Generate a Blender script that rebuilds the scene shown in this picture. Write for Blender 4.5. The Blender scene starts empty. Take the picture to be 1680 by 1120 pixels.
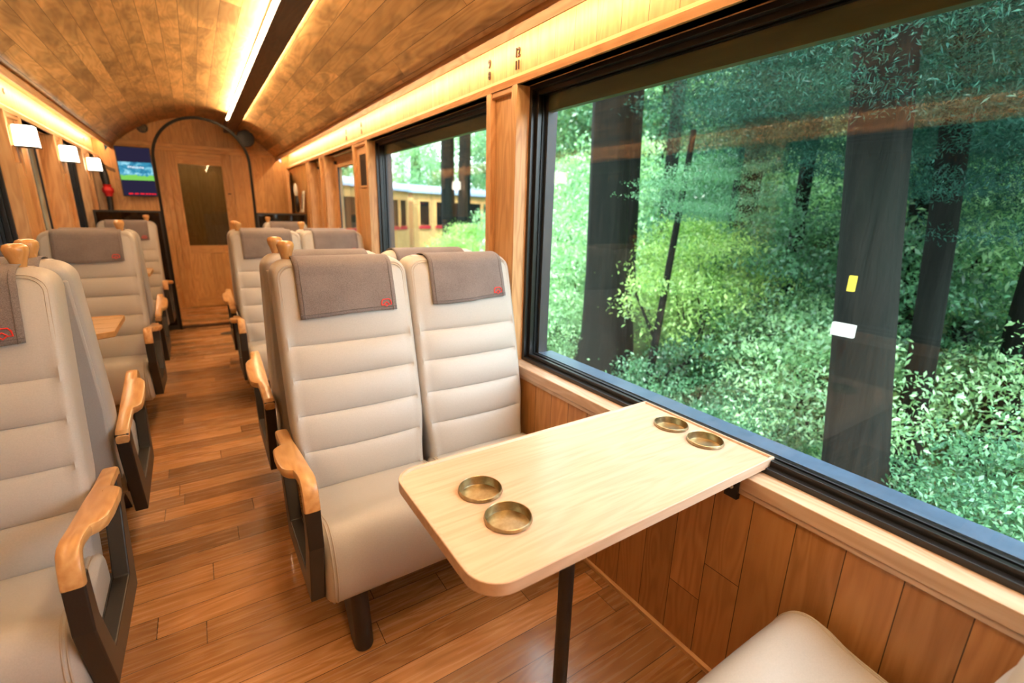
import bpy, bmesh, math, random
import numpy as np
from mathutils import Matrix, Vector

random.seed(7)
PI = math.pi
S = bpy.context.scene
COL = S.collection

# ------------------------------------------------------------------ camera, world, sun, exposure
cam_d = bpy.data.cameras.new('camera')
cam_d.sensor_width = 36.0
cam_d.lens = 36.0 * 768.95 / 1680.0
cam_d.clip_start = 0.02
cam_d.clip_end = 400
cam_d.dof.use_dof = True
cam_d.dof.focus_distance = 1.45
cam_d.dof.aperture_fstop = 2.0
cam = bpy.data.objects.new('camera', cam_d)
COL.objects.link(cam)
def cam_rot(yaw, pitch, roll):
    cy, sy, cp, sp, cr, sr = math.cos(yaw), math.sin(yaw), math.cos(pitch), math.sin(pitch), math.cos(roll), math.sin(roll)
    F = Vector((sy * cp, cy * cp, sp)); R = Vector((cy, -sy, 0)); U = R.cross(F)
    R2 = cr * R + sr * U; U2 = -sr * R + cr * U
    return Matrix((R2, U2, -F)).transposed()
cam.matrix_world = Matrix.Translation((0, 0, 1.45)) @ cam_rot(math.radians(33.6048), math.radians(-15.3366), math.radians(1.4830)).to_4x4()
S.camera = cam

S.view_settings.view_transform = 'Standard'
S.view_settings.look = 'None'
S.view_settings.gamma = 1.0
S.view_settings.use_curve_mapping = False
S.view_settings.exposure = 0.53
S.cycles.use_denoising = True
S.cycles.max_bounces = 8
S.cycles.diffuse_bounces = 4
S.cycles.glossy_bounces = 3
S.cycles.transmission_bounces = 4
S.cycles.transparent_max_bounces = 10
S.cycles.sample_clamp_indirect = 6.0
S.cycles.caustics_reflective = False
S.cycles.caustics_refractive = False

W = bpy.data.worlds.new('sky')
S.world = W
W.use_nodes = True
bg = W.node_tree.nodes['Background']
bg.inputs['Color'].default_value = (0.86, 0.93, 1.0, 1)
SKY = 7.5
bg.inputs['Strength'].default_value = SKY

SUN = 7.0
sd = bpy.data.lights.new('sun', 'SUN')
sd.energy = SUN
sd.angle = math.radians(6)
sd.color = (1.0, 0.96, 0.86)
sun = bpy.data.objects.new('sun', sd)
COL.objects.link(sun)
sun.rotation_euler = Vector((0.55, 0.50, -1.0)).to_track_quat('-Z', 'Y').to_euler()

LED_COL = (1.0, 0.70, 0.39)
LED_COVE = 34.0
LED_BEAM = 82.0
LAMP = 10.0

# ------------------------------------------------------------------ node helpers
class NT:
    def __init__(self, name):
        self.m = bpy.data.materials.new(name)
        self.m.use_nodes = True
        self.t = self.m.node_tree
        self.t.nodes.clear()
        self.out = self.t.nodes.new('ShaderNodeOutputMaterial')
    def n(self, typ, **kw):
        nd = self.t.nodes.new(typ)
        for k, v in kw.items():
            setattr(nd, k, v)
        return nd
    def l(self, a, b):
        self.t.links.new(a, b)
    def set(self, sock, v):
        if hasattr(v, 'is_linked'):
            self.l(v, sock)
        else:
            sock.default_value = v
    def math(self, op, a, b=None, c=None, clamp=False):
        nd = self.n('ShaderNodeMath', operation=op, use_clamp=clamp)
        for i, v in enumerate((a, b, c)):
            if v is not None:
                self.set(nd.inputs[i], v)
        return nd.outputs[0]
    def comb(self, x, y, z):
        nd = self.n('ShaderNodeCombineXYZ')
        for i, v in enumerate((x, y, z)):
            self.set(nd.inputs[i], v)
        return nd.outputs[0]
    def sep(self, v):
        nd = self.n('ShaderNodeSeparateXYZ'); self.l(v, nd.inputs[0])
        return nd.outputs
    def noise(self, vec, scale, detail=3.0, rough=0.5, dist=0.0):
        nd = self.n('ShaderNodeTexNoise')
        self.l(vec, nd.inputs['Vector'])
        nd.inputs['Scale'].default_value = scale
        nd.inputs['Detail'].default_value = detail
        nd.inputs['Roughness'].default_value = rough
        nd.inputs['Distortion'].default_value = dist
        return nd.outputs['Fac']
    def white(self, dim, *vals):
        nd = self.n('ShaderNodeTexWhiteNoise', noise_dimensions=dim)
        if dim == '1D':
            self.set(nd.inputs['W'], vals[0])
        else:
            self.l(vals[0], nd.inputs['Vector'])
        return nd.outputs['Value']
    def mix(self, fac, a, b, mode='MIX'):
        nd = self.n('ShaderNodeMix', data_type='RGBA', blend_type=mode)
        self.set(nd.inputs[0], fac)
        for s, v in ((nd.inputs[6], a), (nd.inputs[7], b)):
            if hasattr(v, 'is_linked'):
                self.l(v, s)
            else:
                s.default_value = (*v, 1) if len(v) == 3 else v
        return nd.outputs[2]
    def ramp(self, fac, stops):
        nd = self.n('ShaderNodeValToRGB')
        self.l(fac, nd.inputs[0])
        el = nd.color_ramp.elements
        while len(el) < len(stops):
            el.new(0.5)
        for e, (p, c) in zip(el, stops):
            e.position = p; e.color = (*c, 1)
        return nd.outputs[0]
    def bsdf(self, color=None, rough=0.5, metal=0.0, coat=0.0, spec=0.5, bump=None, bstr=0.2, bdist=0.002, sheen=0.0):
        b = self.n('ShaderNodeBsdfPrincipled')
        self.set(b.inputs['Base Color'], color if hasattr(color, 'is_linked') else (*color, 1))
        self.set(b.inputs['Roughness'], rough)
        b.inputs['Metallic'].default_value = metal
        b.inputs['Coat Weight'].default_value = coat
        b.inputs['Coat Roughness'].default_value = 0.15
        b.inputs['Specular IOR Level'].default_value = spec
        b.inputs['Sheen Weight'].default_value = sheen
        if bump is not None:
            bn = self.n('ShaderNodeBump')
            bn.inputs['Strength'].default_value = bstr
            bn.inputs['Distance'].default_value = bdist
            self.l(bump, bn.inputs['Height'])
            self.l(bn.outputs[0], b.inputs['Normal'])
        self.l(b.outputs[0], self.out.inputs[0])
        return b

def wood(name, dark, mid, light, plank=None, rough=0.45, coat=0.0, coord='UV', axis='y', var=0.35, blotch=0.0, gapdark=0.25, grain=1.0):
    k = NT(name)
    tc = k.n('ShaderNodeTexCoord')
    if coord == 'UV':
        o = k.sep(tc.outputs['UV']); u, v, w = o[0], o[1], o[2]
    else:
        o = k.sep(tc.outputs['Object'])
        i = 'xyz'.index(axis); oth = [j for j in range(3) if j != i]
        u, v, w = o[i], o[oth[0]], o[oth[1]]
    if plank:
        PW, PL, gap = plank
        vr = k.math('DIVIDE', v, PW)
        row = k.math('FLOOR', vr)
        r1 = k.white('1D', row)
        uu = k.math('MULTIPLY_ADD', r1, 5.37, k.math('DIVIDE', u, PL))
        col = k.math('FLOOR', uu)
        pid = k.white('3D', k.comb(row, col, 3.0))
        pid2 = k.white('3D', k.comb(col, row, 9.0))
        fv = k.math('FRACT', vr); fu = k.math('FRACT', uu)
        g1 = k.math('LESS_THAN', fv, gap / PW)
        g2 = k.math('LESS_THAN', fu, gap / PL)
        gapm = k.math('MAXIMUM', g1, g2)
    else:
        pid = pid2 = None; gapm = None
    off = k.math('MULTIPLY', pid, 37.0) if pid else 0.0
    uo = k.math('ADD', u, off); vo = k.math('ADD', v, off)
    fine = k.noise(k.comb(k.math('MULTIPLY', uo, 3.0), k.math('MULTIPLY', vo, 70.0), k.math('MULTIPLY', w, 70.0)), 1.0, 4, 0.6, 0.3)
    ringn = k.noise(k.comb(k.math('MULTIPLY', uo, 1.3), k.math('MULTIPLY', vo, 9.0), k.math('MULTIPLY', w, 9.0)), 1.0, 2, 0.5, 0.4)
    ring = k.math('MULTIPLY_ADD', k.math('SINE', k.math('MULTIPLY', ringn, 62.0)), 0.5, 0.5)
    f = k.math('ADD', k.math('MULTIPLY', fine, 0.62), k.math('MULTIPLY', ring, 0.30 * grain))
    c = k.ramp(f, [(0.12, dark), (0.45, mid), (0.8, light)])
    if pid:
        c = k.mix(1.0, c, k.ramp(pid, [(0.0, (1 - var,) * 3), (1.0, (1 + var * 0.45,) * 3)]), 'MULTIPLY')
        c = k.mix(k.math('MULTIPLY', pid2, 0.35), c, tuple(mid))
    if blotch:
        bn = k.noise(k.comb(k.math('MULTIPLY', uo, 1.1), k.math('MULTIPLY', vo, 3.0), 0.0), 1.6, 3, 0.6, 0.6)
        c = k.mix(1.0, c, k.ramp(bn, [(0.36, (1 - blotch,) * 3), (0.56, (1, 1, 1)), (0.8, (1.12,) * 3)]), 'MULTIPLY')
    bump = fine
    if gapm:
        c = k.mix(gapm, c, tuple(x * gapdark for x in dark))
        bump = k.math('SUBTRACT', k.math('MULTIPLY', fine, 0.15), gapm)
    rr = k.math('MULTIPLY_ADD', fine, 0.2, rough - 0.1)
    k.bsdf(c, rr, coat=coat, bump=bump, bstr=0.25, bdist=0.0015)
    return k.m

def plain(name, color, rough=0.5, metal=0.0, coat=0.0, spec=0.5, nscale=0.0, nvar=0.15, bump=0.0):
    k = NT(name)
    tc = k.n('ShaderNodeTexCoord')
    if nscale:
        f = k.noise(tc.outputs['Object'], nscale, 4, 0.6)
        c = k.ramp(f, [(0.3, tuple(x * (1 - nvar) for x in color)), (0.7, tuple(min(1, x * (1 + nvar)) for x in color))])
        k.bsdf(c, rough, metal, coat, spec, bump=f if bump else None, bstr=bump)
    else:
        k.bsdf(color, rough, metal, coat, spec)
    return k.m

def emis(name, color, strength):
    k = NT(name)
    e = k.n('ShaderNodeEmission')
    e.inputs[0].default_value = (*color, 1); e.inputs[1].default_value = strength
    k.l(e.outputs[0], k.out.inputs[0])
    return k.m

def glass(name, tint, ior=1.5, refl_rough=0.0):
    k = NT(name)
    ge = k.n('ShaderNodeNewGeometry')
    vm = k.n('ShaderNodeVectorMath', operation='DOT_PRODUCT')
    k.l(ge.outputs['Normal'], vm.inputs[0]); k.l(ge.outputs['Incoming'], vm.inputs[1])
    cs = k.math('SUBTRACT', 1.0, k.math('ABSOLUTE', vm.outputs['Value']), clamp=True)
    f0 = ((ior - 1) / (ior + 1)) ** 2
    fr = k.math('MULTIPLY_ADD', k.math('POWER', cs, 5.0), 1 - f0, f0)
    tr = k.n('ShaderNodeBsdfTransparent'); tr.inputs[0].default_value = (*tint, 1)
    gl = k.n('ShaderNodeBsdfGlossy'); gl.inputs['Roughness'].default_value = refl_rough
    mx = k.n('ShaderNodeMixShader')
    k.l(fr, mx.inputs[0]); k.l(tr.outputs[0], mx.inputs[1]); k.l(gl.outputs[0], mx.inputs[2])
    k.l(mx.outputs[0], k.out.inputs[0])
    return k.m

def foliage_mat(name, dark, light, trans=0.35, gloss=0.05):
    k = NT(name)
    at = k.n('ShaderNodeAttribute', attribute_name='tint')
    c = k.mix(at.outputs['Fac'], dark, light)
    d = k.n('ShaderNodeBsdfDiffuse'); k.l(c, d.inputs[0])
    t = k.n('ShaderNodeBsdfTranslucent'); k.l(k.mix(1.0, c, (1.0, 1.0, 0.6), 'MULTIPLY'), t.inputs[0])
    g = k.n('ShaderNodeBsdfGlossy'); g.inputs['Roughness'].default_value = 0.35
    m1 = k.n('ShaderNodeMixShader'); m1.inputs[0].default_value = trans
    k.l(d.outputs[0], m1.inputs[1]); k.l(t.outputs[0], m1.inputs[2])
    m2 = k.n('ShaderNodeMixShader'); m2.inputs[0].default_value = gloss
    k.l(m1.outputs[0], m2.inputs[1]); k.l(g.outputs[0], m2.inputs[2])
    k.l(m2.outputs[0], k.out.inputs[0])
    return k.m

# ------------------------------------------------------------------ materials
HD, HM, HL = (0.36, 0.175, 0.065), (0.56, 0.30, 0.125), (0.70, 0.42, 0.20)
M = {}
M['ceil'] = wood('ceiling_boards', (0.50, 0.265, 0.085), (0.72, 0.42, 0.16), (0.84, 0.55, 0.24), plank=(0.102, 2.1, 0.0022), rough=0.52, var=0.30, blotch=0.45)
M['floor'] = wood('floor_boards', (0.28, 0.118, 0.036), (0.43, 0.205, 0.075), (0.54, 0.285, 0.12), plank=(0.108, 0.92, 0.0024), rough=0.26, coat=0.4, var=0.55, gapdark=0.2)
M['wains'] = wood('wainscot_boards', (0.36, 0.15, 0.045), (0.50, 0.235, 0.08), (0.60, 0.31, 0.12), plank=(0.118, 6.0, 0.0025), rough=0.4, var=0.3, gapdark=0.2)
M['upper'] = wood('frieze_boards', (0.46, 0.265, 0.11), (0.58, 0.355, 0.16), (0.68, 0.45, 0.22), plank=(0.118, 6.0, 0.0025), rough=0.45, var=0.14, gapdark=0.4)
M['trim'] = wood('trim_wood', (0.44, 0.23, 0.09), (0.58, 0.33, 0.145), (0.70, 0.43, 0.21), rough=0.42)
M['endw'] = wood('end_wall_boards', (0.48, 0.24, 0.075), (0.66, 0.35, 0.12), (0.76, 0.45, 0.18), plank=(0.13, 8.0, 0.002), rough=0.42, var=0.15, gapdark=0.4)
M['sill'] = wood('sill_wood', (0.48, 0.31, 0.19), (0.60, 0.42, 0.29), (0.68, 0.52, 0.39), rough=0.33, coat=0.35)
M['table'] = wood('table_wood', (0.51, 0.34, 0.225), (0.635, 0.46, 0.34), (0.72, 0.55, 0.43), rough=0.46, coat=0.12, coord='Object', axis='x', grain=0.45)
M['honey'] = wood('honey_table_wood', (0.48, 0.27, 0.10), (0.62, 0.38, 0.165), (0.70, 0.47, 0.24), rough=0.3, coat=0.4, coord='Object', axis='x', grain=0.45)
M['arm'] = wood('armrest_wood', (0.48, 0.235, 0.075), (0.60, 0.32, 0.12), (0.70, 0.42, 0.18), rough=0.32, coat=0.35, coord='Object', axis='y')
M['knob'] = wood('knob_wood', (0.50, 0.25, 0.08), (0.62, 0.33, 0.12), (0.70, 0.41, 0.17), rough=0.25, coat=0.6, coord='Object', axis='z', grain=0.5)
M['beam'] = wood('dark_beam_wood', (0.045, 0.020, 0.010), (0.075, 0.034, 0.017), (0.11, 0.052, 0.026), rough=0.45)
M['leather'] = plain('cream_leather', (0.455, 0.432, 0.402), rough=0.42, nscale=260, nvar=0.05, bump=0.08)
M['stitch'] = plain('leather_piping', (0.44, 0.39, 0.33), rough=0.5)
k = NT('grey_wool'); tc = k.n('ShaderNodeTexCoord')
f1 = k.noise(tc.outputs['Object'], 420, 3, 0.7); f2 = k.noise(tc.outputs['Object'], 9, 2)
c = k.ramp(k.math('ADD', k.math('MULTIPLY', f1, 0.8), k.math('MULTIPLY', f2, 0.2)), [(0.32, (0.115, 0.096, 0.092)), (0.7, (0.275, 0.238, 0.232))])
k.bsdf(c, 0.9, spec=0.2, bump=f1, bstr=0.25, sheen=0.2); M['wool'] = k.m
M['hem'] = plain('wool_hem', (0.13, 0.11, 0.105), rough=0.9, nscale=300, nvar=0.3)
M['red'] = plain('red_thread', (0.75, 0.03, 0.02), rough=0.6)
M['black'] = plain('black_metal', (0.018, 0.015, 0.013), rough=0.42, nscale=300, nvar=0.2)
M['frame'] = plain('black_window_frame', (0.012, 0.012, 0.013), rough=0.3)
M['slate'] = plain('slate_paint', (0.07, 0.115, 0.18), rough=0.25, nscale=20, nvar=0.15)
M['jamb'] = plain('dark_jamb_paint', (0.022, 0.026, 0.036), rough=0.4)
M['greenlip'] = plain('green_paint', (0.055, 0.085, 0.055), rough=0.5)
k = NT('brass'); tc = k.n('ShaderNodeTexCoord'); f = k.noise(tc.outputs['Object'], 60, 4, 0.6)
k.bsdf(k.ramp(f, [(0.3, (0.33, 0.265, 0.15)), (0.7, (0.50, 0.425, 0.275))]), k.math('MULTIPLY_ADD', f, 0.2, 0.24), metal=1.0); M['brass'] = k.m
M['brassdark'] = plain('aged_brass', (0.22, 0.17, 0.10), rough=0.35, metal=1.0)
M['glass'] = glass('window_glass', (0.925, 0.975, 0.975), 1.42)
M['smoke'] = glass('smoked_glass', (0.16, 0.14, 0.12), 1.5)
M['dkglass'] = glass('dark_door_glass', (0.6, 0.62, 0.55), 1.5)
M['led'] = emis('led_light', LED_COL, LED_COVE)
M['ledbeam'] = emis('led_beam_light', LED_COL, LED_BEAM)
M['lamp'] = emis('lamp_shade_glow', (1.0, 0.86, 0.66), LAMP)
M['num'] = plain('bronze_numeral', (0.035, 0.015, 0.006), rough=0.5)
M['white'] = plain('white_card', (0.75, 0.74, 0.70), rough=0.6)
M['bark'] = None
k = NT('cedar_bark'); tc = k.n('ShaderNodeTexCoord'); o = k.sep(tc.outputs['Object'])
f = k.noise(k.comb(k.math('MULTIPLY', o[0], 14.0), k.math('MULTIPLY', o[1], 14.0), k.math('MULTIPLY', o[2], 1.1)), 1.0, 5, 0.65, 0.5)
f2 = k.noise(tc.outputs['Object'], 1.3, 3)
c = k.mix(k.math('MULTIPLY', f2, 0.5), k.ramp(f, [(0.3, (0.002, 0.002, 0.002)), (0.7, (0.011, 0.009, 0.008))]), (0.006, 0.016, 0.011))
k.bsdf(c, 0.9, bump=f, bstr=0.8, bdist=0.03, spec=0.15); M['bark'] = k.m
M['ground'] = plain('forest_soil', (0.045, 0.07, 0.025), rough=1.0, nscale=1.6, nvar=0.6, spec=0.1)
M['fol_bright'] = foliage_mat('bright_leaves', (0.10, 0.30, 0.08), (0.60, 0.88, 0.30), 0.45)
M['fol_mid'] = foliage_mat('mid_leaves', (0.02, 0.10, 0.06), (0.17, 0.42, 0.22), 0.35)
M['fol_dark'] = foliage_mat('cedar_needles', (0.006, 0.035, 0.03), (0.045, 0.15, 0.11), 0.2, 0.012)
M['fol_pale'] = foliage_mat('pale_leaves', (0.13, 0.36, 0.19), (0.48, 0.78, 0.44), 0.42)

# ------------------------------------------------------------------ mesh builder
class MB:
    def __init__(self):
        self.v = []; self.f = []; self.uv = []
    def face(self, idx, uv=None):
        self.f.append(tuple(idx))
        self.uv.append(uv or [(self.v[i][0], self.v[i][1]) for i in idx])
    def box(self, x0, x1, y0, y1, z0, z1, grain='y'):
        x0, x1 = min(x0, x1), max(x0, x1); y0, y1 = min(y0, y1), max(y0, y1); z0, z1 = min(z0, z1), max(z0, z1)
        b = len(self.v)
        self.v += [(x0, y0, z0), (x1, y0, z0), (x1, y1, z0), (x0, y1, z0), (x0, y0, z1), (x1, y0, z1), (x1, y1, z1), (x0, y1, z1)]
        g = 'xyz'.index(grain)
        for fc, n in (((0, 3, 2, 1), 2), ((4, 5, 6, 7), 2), ((0, 1, 5, 4), 1), ((2, 3, 7, 6), 1), ((0, 4, 7, 3), 0), ((1, 2, 6, 5), 0)):
            oth = [a for a in range(3) if a != n]
            if g in oth:
                ua = g; va = [a for a in oth if a != g][0]
            else:
                ua, va = oth
            self.face([b + i for i in fc], [(self.v[b + i][ua], self.v[b + i][va]) for i in fc])
        return self
    def loft(self, loops, closed=True, cap0=True, cap1=True):
        b = len(self.v); n = len(loops[0])
        for lp in loops:
            self.v += [tuple(p) for p in lp]
        for i in range(len(loops) - 1):
            for j in range(n if closed else n - 1):
                j2 = (j + 1) % n
                self.face((b + i * n + j, b + i * n + j2, b + (i + 1) * n + j2, b + (i + 1) * n + j))
        if cap0:
            self.face([b + j for j in reversed(range(n))])
        if cap1:
            self.face([b + (len(loops) - 1) * n + j for j in range(n)])
        return self
    def tube(self, path, r, n=8, cap=True):
        loops = []
        P = [Vector(p) for p in path]
        rs = r if isinstance(r, (list, tuple)) else [r] * len(P)
        up = None
        for i, p in enumerate(P):
            t = (P[min(i + 1, len(P) - 1)] - P[max(i - 1, 0)])
            if t.length < 1e-9:
                t = Vector((0, 0, 1))
            t.normalize()
            if up is None:
                a = Vector((0, 0, 1)) if abs(t.z) < 0.9 else Vector((1, 0, 0))
                up = t.cross(a).normalized()
            up = (up - t * up.dot(t)).normalized()
            w = t.cross(up)
            loops.append([p + (up * math.cos(2 * PI * j / n) + w * math.sin(2 * PI * j / n)) * rs[i] for j in range(n)])
        return self.loft(loops, True, cap, cap)
    def lathe(self, prof, c=(0, 0, 0), n=32):
        loops = [[(c[0] + r * math.cos(2 * PI * j / n), c[1] + r * math.sin(2 * PI * j / n), c[2] + z) for j in range(n)] for r, z in prof]
        return self.loft(loops)
    def prism(self, poly, axis, a, b):
        def p3(p, t):
            return {'x': (t, p[0], p[1]), 'y': (p[0], t, p[1]), 'z': (p[0], p[1], t)}[axis]
        return self.loft([[p3(p, a) for p in poly], [p3(p, b) for p in poly]])
    def build(self, name, mat, parent=None, smooth=None, bevel=0.0, seg=2):
        me = bpy.data.meshes.new(name)
        me.from_pydata(self.v, [], self.f)
        ul = me.uv_layers.new(name='UVMap')
        flat = [c for f in self.uv for p in f for c in p]
        if len(flat) == 2 * len(me.loops):
            ul.data.foreach_set('uv', flat)
        bm = bmesh.new(); bm.from_mesh(me)
        bmesh.ops.recalc_face_normals(bm, faces=bm.faces[:])
        bm.to_mesh(me); bm.free()
        me.materials.append(mat)
        if smooth is not None:
            me.polygons.foreach_set('use_smooth', [True] * len(me.polygons))
            me.set_sharp_from_angle(angle=math.radians(smooth))
        me.update()
        o = bpy.data.objects.new(name, me)
        COL.objects.link(o)
        if parent:
            o.parent = parent
        if bevel:
            md = o.modifiers.new('bevel', 'BEVEL'); md.width = bevel; md.segments = seg; md.limit_method = 'ANGLE'
            md.angle_limit = math.radians(40); md.harden_normals = False
        return o

def tag(o, label, cat, group=None, kind=None):
    o['label'] = label; o['category'] = cat
    if group: o['group'] = group
    if kind: o['kind'] = kind
    return o
def thing(name, label, cat, loc=(0, 0, 0), rz=0.0, group=None, kind=None):
    o = bpy.data.objects.new(name, None)
    o.empty_display_size = 0.1
    COL.objects.link(o); o.location = loc; o.rotation_euler = (0, 0, rz)
    return tag(o, label, cat, group, kind)
def dup(root, loc, rz=0.0, label=None, group=None, scale=None):
    def cp(o, parent):
        c = o.copy(); COL.objects.link(c)
        if parent: c.parent = parent
        for ch in list(o.children):
            cp(ch, c)
        return c
    kids = list(root.children)
    r = root.copy(); COL.objects.link(r)
    for ch in kids:
        cp(ch, r)
    r.location = loc; r.rotation_euler = (0, 0, rz)
    if scale: r.scale = scale
    if label: r['label'] = label
    if group: r['group'] = group
    return r
def struct(name, mb, mat, label, cat, parent=None, bevel=0.0, smooth=None):
    o = mb.build(name, mat, parent, smooth, bevel)
    if not parent:
        tag(o, label, cat, kind='structure')
    return o

def text_mesh(name, body, size, mat, parent=None, extrude=0.003, offset=0.0):
    cu = bpy.data.curves.new(name, 'FONT')
    cu.body = body; cu.size = size; cu.extrude = extrude; cu.align_x = 'CENTER'; cu.align_y = 'CENTER'; cu.offset = offset
    to = bpy.data.objects.new(name + '_curve', cu)
    COL.objects.link(to)
    dg = bpy.context.evaluated_depsgraph_get()
    me = bpy.data.meshes.new_from_object(to.evaluated_get(dg))
    bpy.data.objects.remove(to); bpy.data.curves.remove(cu)
    me.name = name
    me.materials.clear(); me.materials.append(mat)
    o = bpy.data.objects.new(name, me); COL.objects.link(o)
    if parent: o.parent = parent
    return o

# ================================================================== SETTING
XC = 0.17
XR = 1.231          # right wall: front of sill / fascia
XL = -0.90          # left wall
YB, YE = -1.9, 8.0  # back and end of the saloon
WT = 1.395          # outer skin right
WTL = -1.07

floor = MB().box(XL - 0.1, XR + 0.1, YB, 6.775, -0.06, 0.0, 'x')
struct('floor', floor, M['floor'], 'honey brown floor of narrow boards laid across the aisle', 'floor')
step = MB().box(XL, XR, 6.79, 9.3, -0.03, 0.035, 'x')
struct('floor_vestibule', step, M['floor'], 'slightly raised board floor before the end door', 'floor')
mb = MB().box(XL, XR, 6.775, 6.79, -0.03, 0.028, 'x')
struct('trim_1', mb, M['beam'], 'dark threshold strip where the raised floor begins', 'trim')

# ceiling : barrel arch, boards run along the carriage
RA, ZA = 1.217, 1.348
def zc(x):
    return ZA + math.sqrt(RA * RA - (x - XC) ** 2)
HA = 0.915
mb = MB(); n = 40
a0 = math.asin(HA / RA)
ys = [YB, 0.0, 2.0, 4.0, 6.0, YE + 0.1]
for i in range(n + 1):
    t0 = -a0 + 2 * a0 * i / n
    for y in ys:
        mb.v.append((XC + RA * math.sin(t0), y, ZA + RA * math.cos(t0)))
for i in range(n):
    t0 = (-a0 + 2 * a0 * i / n) * RA + 5; t1 = (-a0 + 2 * a0 * (i + 1) / n) * RA + 5
    for j in range(len(ys) - 1):
        q = i * len(ys) + j
        mb.face((q, q + 1, q + len(ys) + 1, q + len(ys)), [(ys[j], t0), (ys[j + 1], t0), (ys[j + 1], t1), (ys[j], t1)])
ceil_o = struct('ceiling', mb, M['ceil'], 'curved ceiling of stained honey coloured boards', 'ceiling', smooth=40)
md = ceil_o.modifiers.new('solid', 'SOLIDIFY'); md.thickness = 0.03; md.offset = 0.0
# outer roof, keeps daylight out
mb = MB()
for i in range(20):
    t0 = -0.95 + 1.9 * i / 20; t1 = -0.95 + 1.9 * (i + 1) / 20
    b = len(mb.v)
    for t in (t0, t1):
        for y in (YB - 0.1, 9.5):
            mb.v.append((XC + 1.52 * math.sin(t), y, 1.27 + 1.52 * math.cos(t)))
    mb.face((b, b + 1, b + 3, b + 2))
struct('ceiling_roof', mb, M['slate'], 'dark outer roof skin above the boards', 'roof')

# ---- side walls
def wall_side(sgn):
    """sgn +1 right, -1 left: returns function mapping depth from the trim face outwards to x"""
    base = XR if sgn > 0 else XL
    return lambda d: base + sgn * d
XD = wall_side(1); XDL = wall_side(-1)

# window / door bays (y0, y1)
R_BAYS = [(-1.75, 1.865), (2.126, 4.043), (4.47, 5.575), (5.82, 6.435)]
L_BAYS = [(-1.75, 1.95), (2.25, 4.34), (4.72, 5.65), (5.97, 6.87), (7.30, 7.90)]
Z_SILL, Z_HEAD = 0.735, 1.985

def side_wall(name, X, bays, lab):
    mb = MB()
    mb.box(X(0.010), X(0.16), YB, YE, 0.0, 0.70, 'z')
    return struct(name, mb, M['wains'], lab, 'wall')
side_wall('wall_right', XD, R_BAYS, 'brown vertical board wainscot below the big windows')
side_wall('wall_left', XDL, L_BAYS, 'brown vertical board wainscot on the lamp side')

def upper_wall(name, X, lab):
    mb = MB().box(X(0.035), X(0.16), YB, YE, 2.0, 2.40, 'z')
    return struct(name, mb, M['upper'], lab, 'wall')
upper_wall('wall_right_upper', XD, 'pale vertical boards above the right windows lit by the cove')
upper_wall('wall_left_upper', XDL, 'pale vertical boards above the left windows lit by the cove')

def fascia(name, X, lab):
    mb = MB()
    prof = [(X(0.0), 1.985), (X(0.0), 2.012), (X(0.022), 2.034), (X(0.06), 2.034), (X(0.06), 1.985)]
    b = len(mb.v)
    for y in (YB, YE):
        mb.v += [(p[0], y, p[1]) for p in prof]
    nn = len(prof)
    for j in range(nn):
        j2 = (j + 1) % nn
        d0 = prof[j][1] + abs(prof[j][0]); d1 = prof[j2][1] + abs(prof[j2][0])
        mb.face((b + j, b + j2, b + nn + j2, b + nn + j), [(YB, d0), (YB, d1), (YE, d1), (YE, d0)])
    # head lining above the openings
    mb.box(X(0.012), X(0.10), YB, YE, 1.985, 2.0, 'y')
    return struct(name, mb, M['trim'], lab, 'trim')
fascia('trim_2', XD, 'honey wood head rail over the right windows with a bright chamfer')
fascia('trim_3', XDL, 'honey wood head rail over the left openings with a bright chamfer')

def cornice(name, sgn, lab):
    mb = MB()
    xi = XC + sgn * 0.925
    mb.box(xi, xi + sgn * 0.006, YB, YE, 2.090, 2.150, 'y')           # lower band
    mb.box(xi - sgn * 0.014, xi + sgn * 0.02, YB, YE, 2.148, 2.172, 'y')  # upper lip
    xo = XD(0.05) if sgn > 0 else XDL(0.05)
    mb.box(xi + sgn * 0.012, xo, YB, YE, 2.200, 2.22, 'y')
    mb.box(xi - sgn * 0.010, xi + sgn * 0.02, YB, YE, 2.172, 2.22, 'y')           # soffit of the cove
    return struct(name, mb, M['trim'], lab, 'trim')
cornice('trim_4', 1, 'honey wood cornice hiding the light strip on the right')
cornice('trim_5', -1, 'honey wood cornice hiding the light strip on the left')

for sgn, lab in ((1, 'warm light strip behind the right cornice'), (-1, 'warm light strip behind the left cornice')):
    xi = XC + sgn * 0.925
    t = thing('cove_light_strip', lab, 'light', (xi + sgn * 0.085, 0, 2.180))
    MB().box(-sgn * 0.016, -sgn * 0.011, YB + 0.05, YE - 0.05, -0.007, 0.012).build('mounting_channel', M['white'], t)
    MB().box(-0.010, 0.010, YB + 0.05, YE - 0.05, -0.006, 0.006).build('diffuser', M['led'], t)

def sill(name, X, lab):
    mb = MB().box(X(0.0), X(0.075), YB, YE, 0.690, Z_SILL, 'y')
    mb.box(X(0.004), X(0.05), YB, YE, 0.672, 0.690, 'y')
    return struct(name, mb, M['sill'], lab, 'trim', bevel=0.003)
sill('trim_6', XD, 'pale wood window sill ledge running under the right windows')
sill('trim_7', XDL, 'pale wood window sill ledge running under the left windows')
mb = MB().box(XR - 0.006, XR + 0.02, YB, 6.77, 0.0, 0.016, 'y')
struct('baseboard_right', mb, M['trim'], 'thin quarter strip where the right wainscot meets the floor', 'baseboard')

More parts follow.
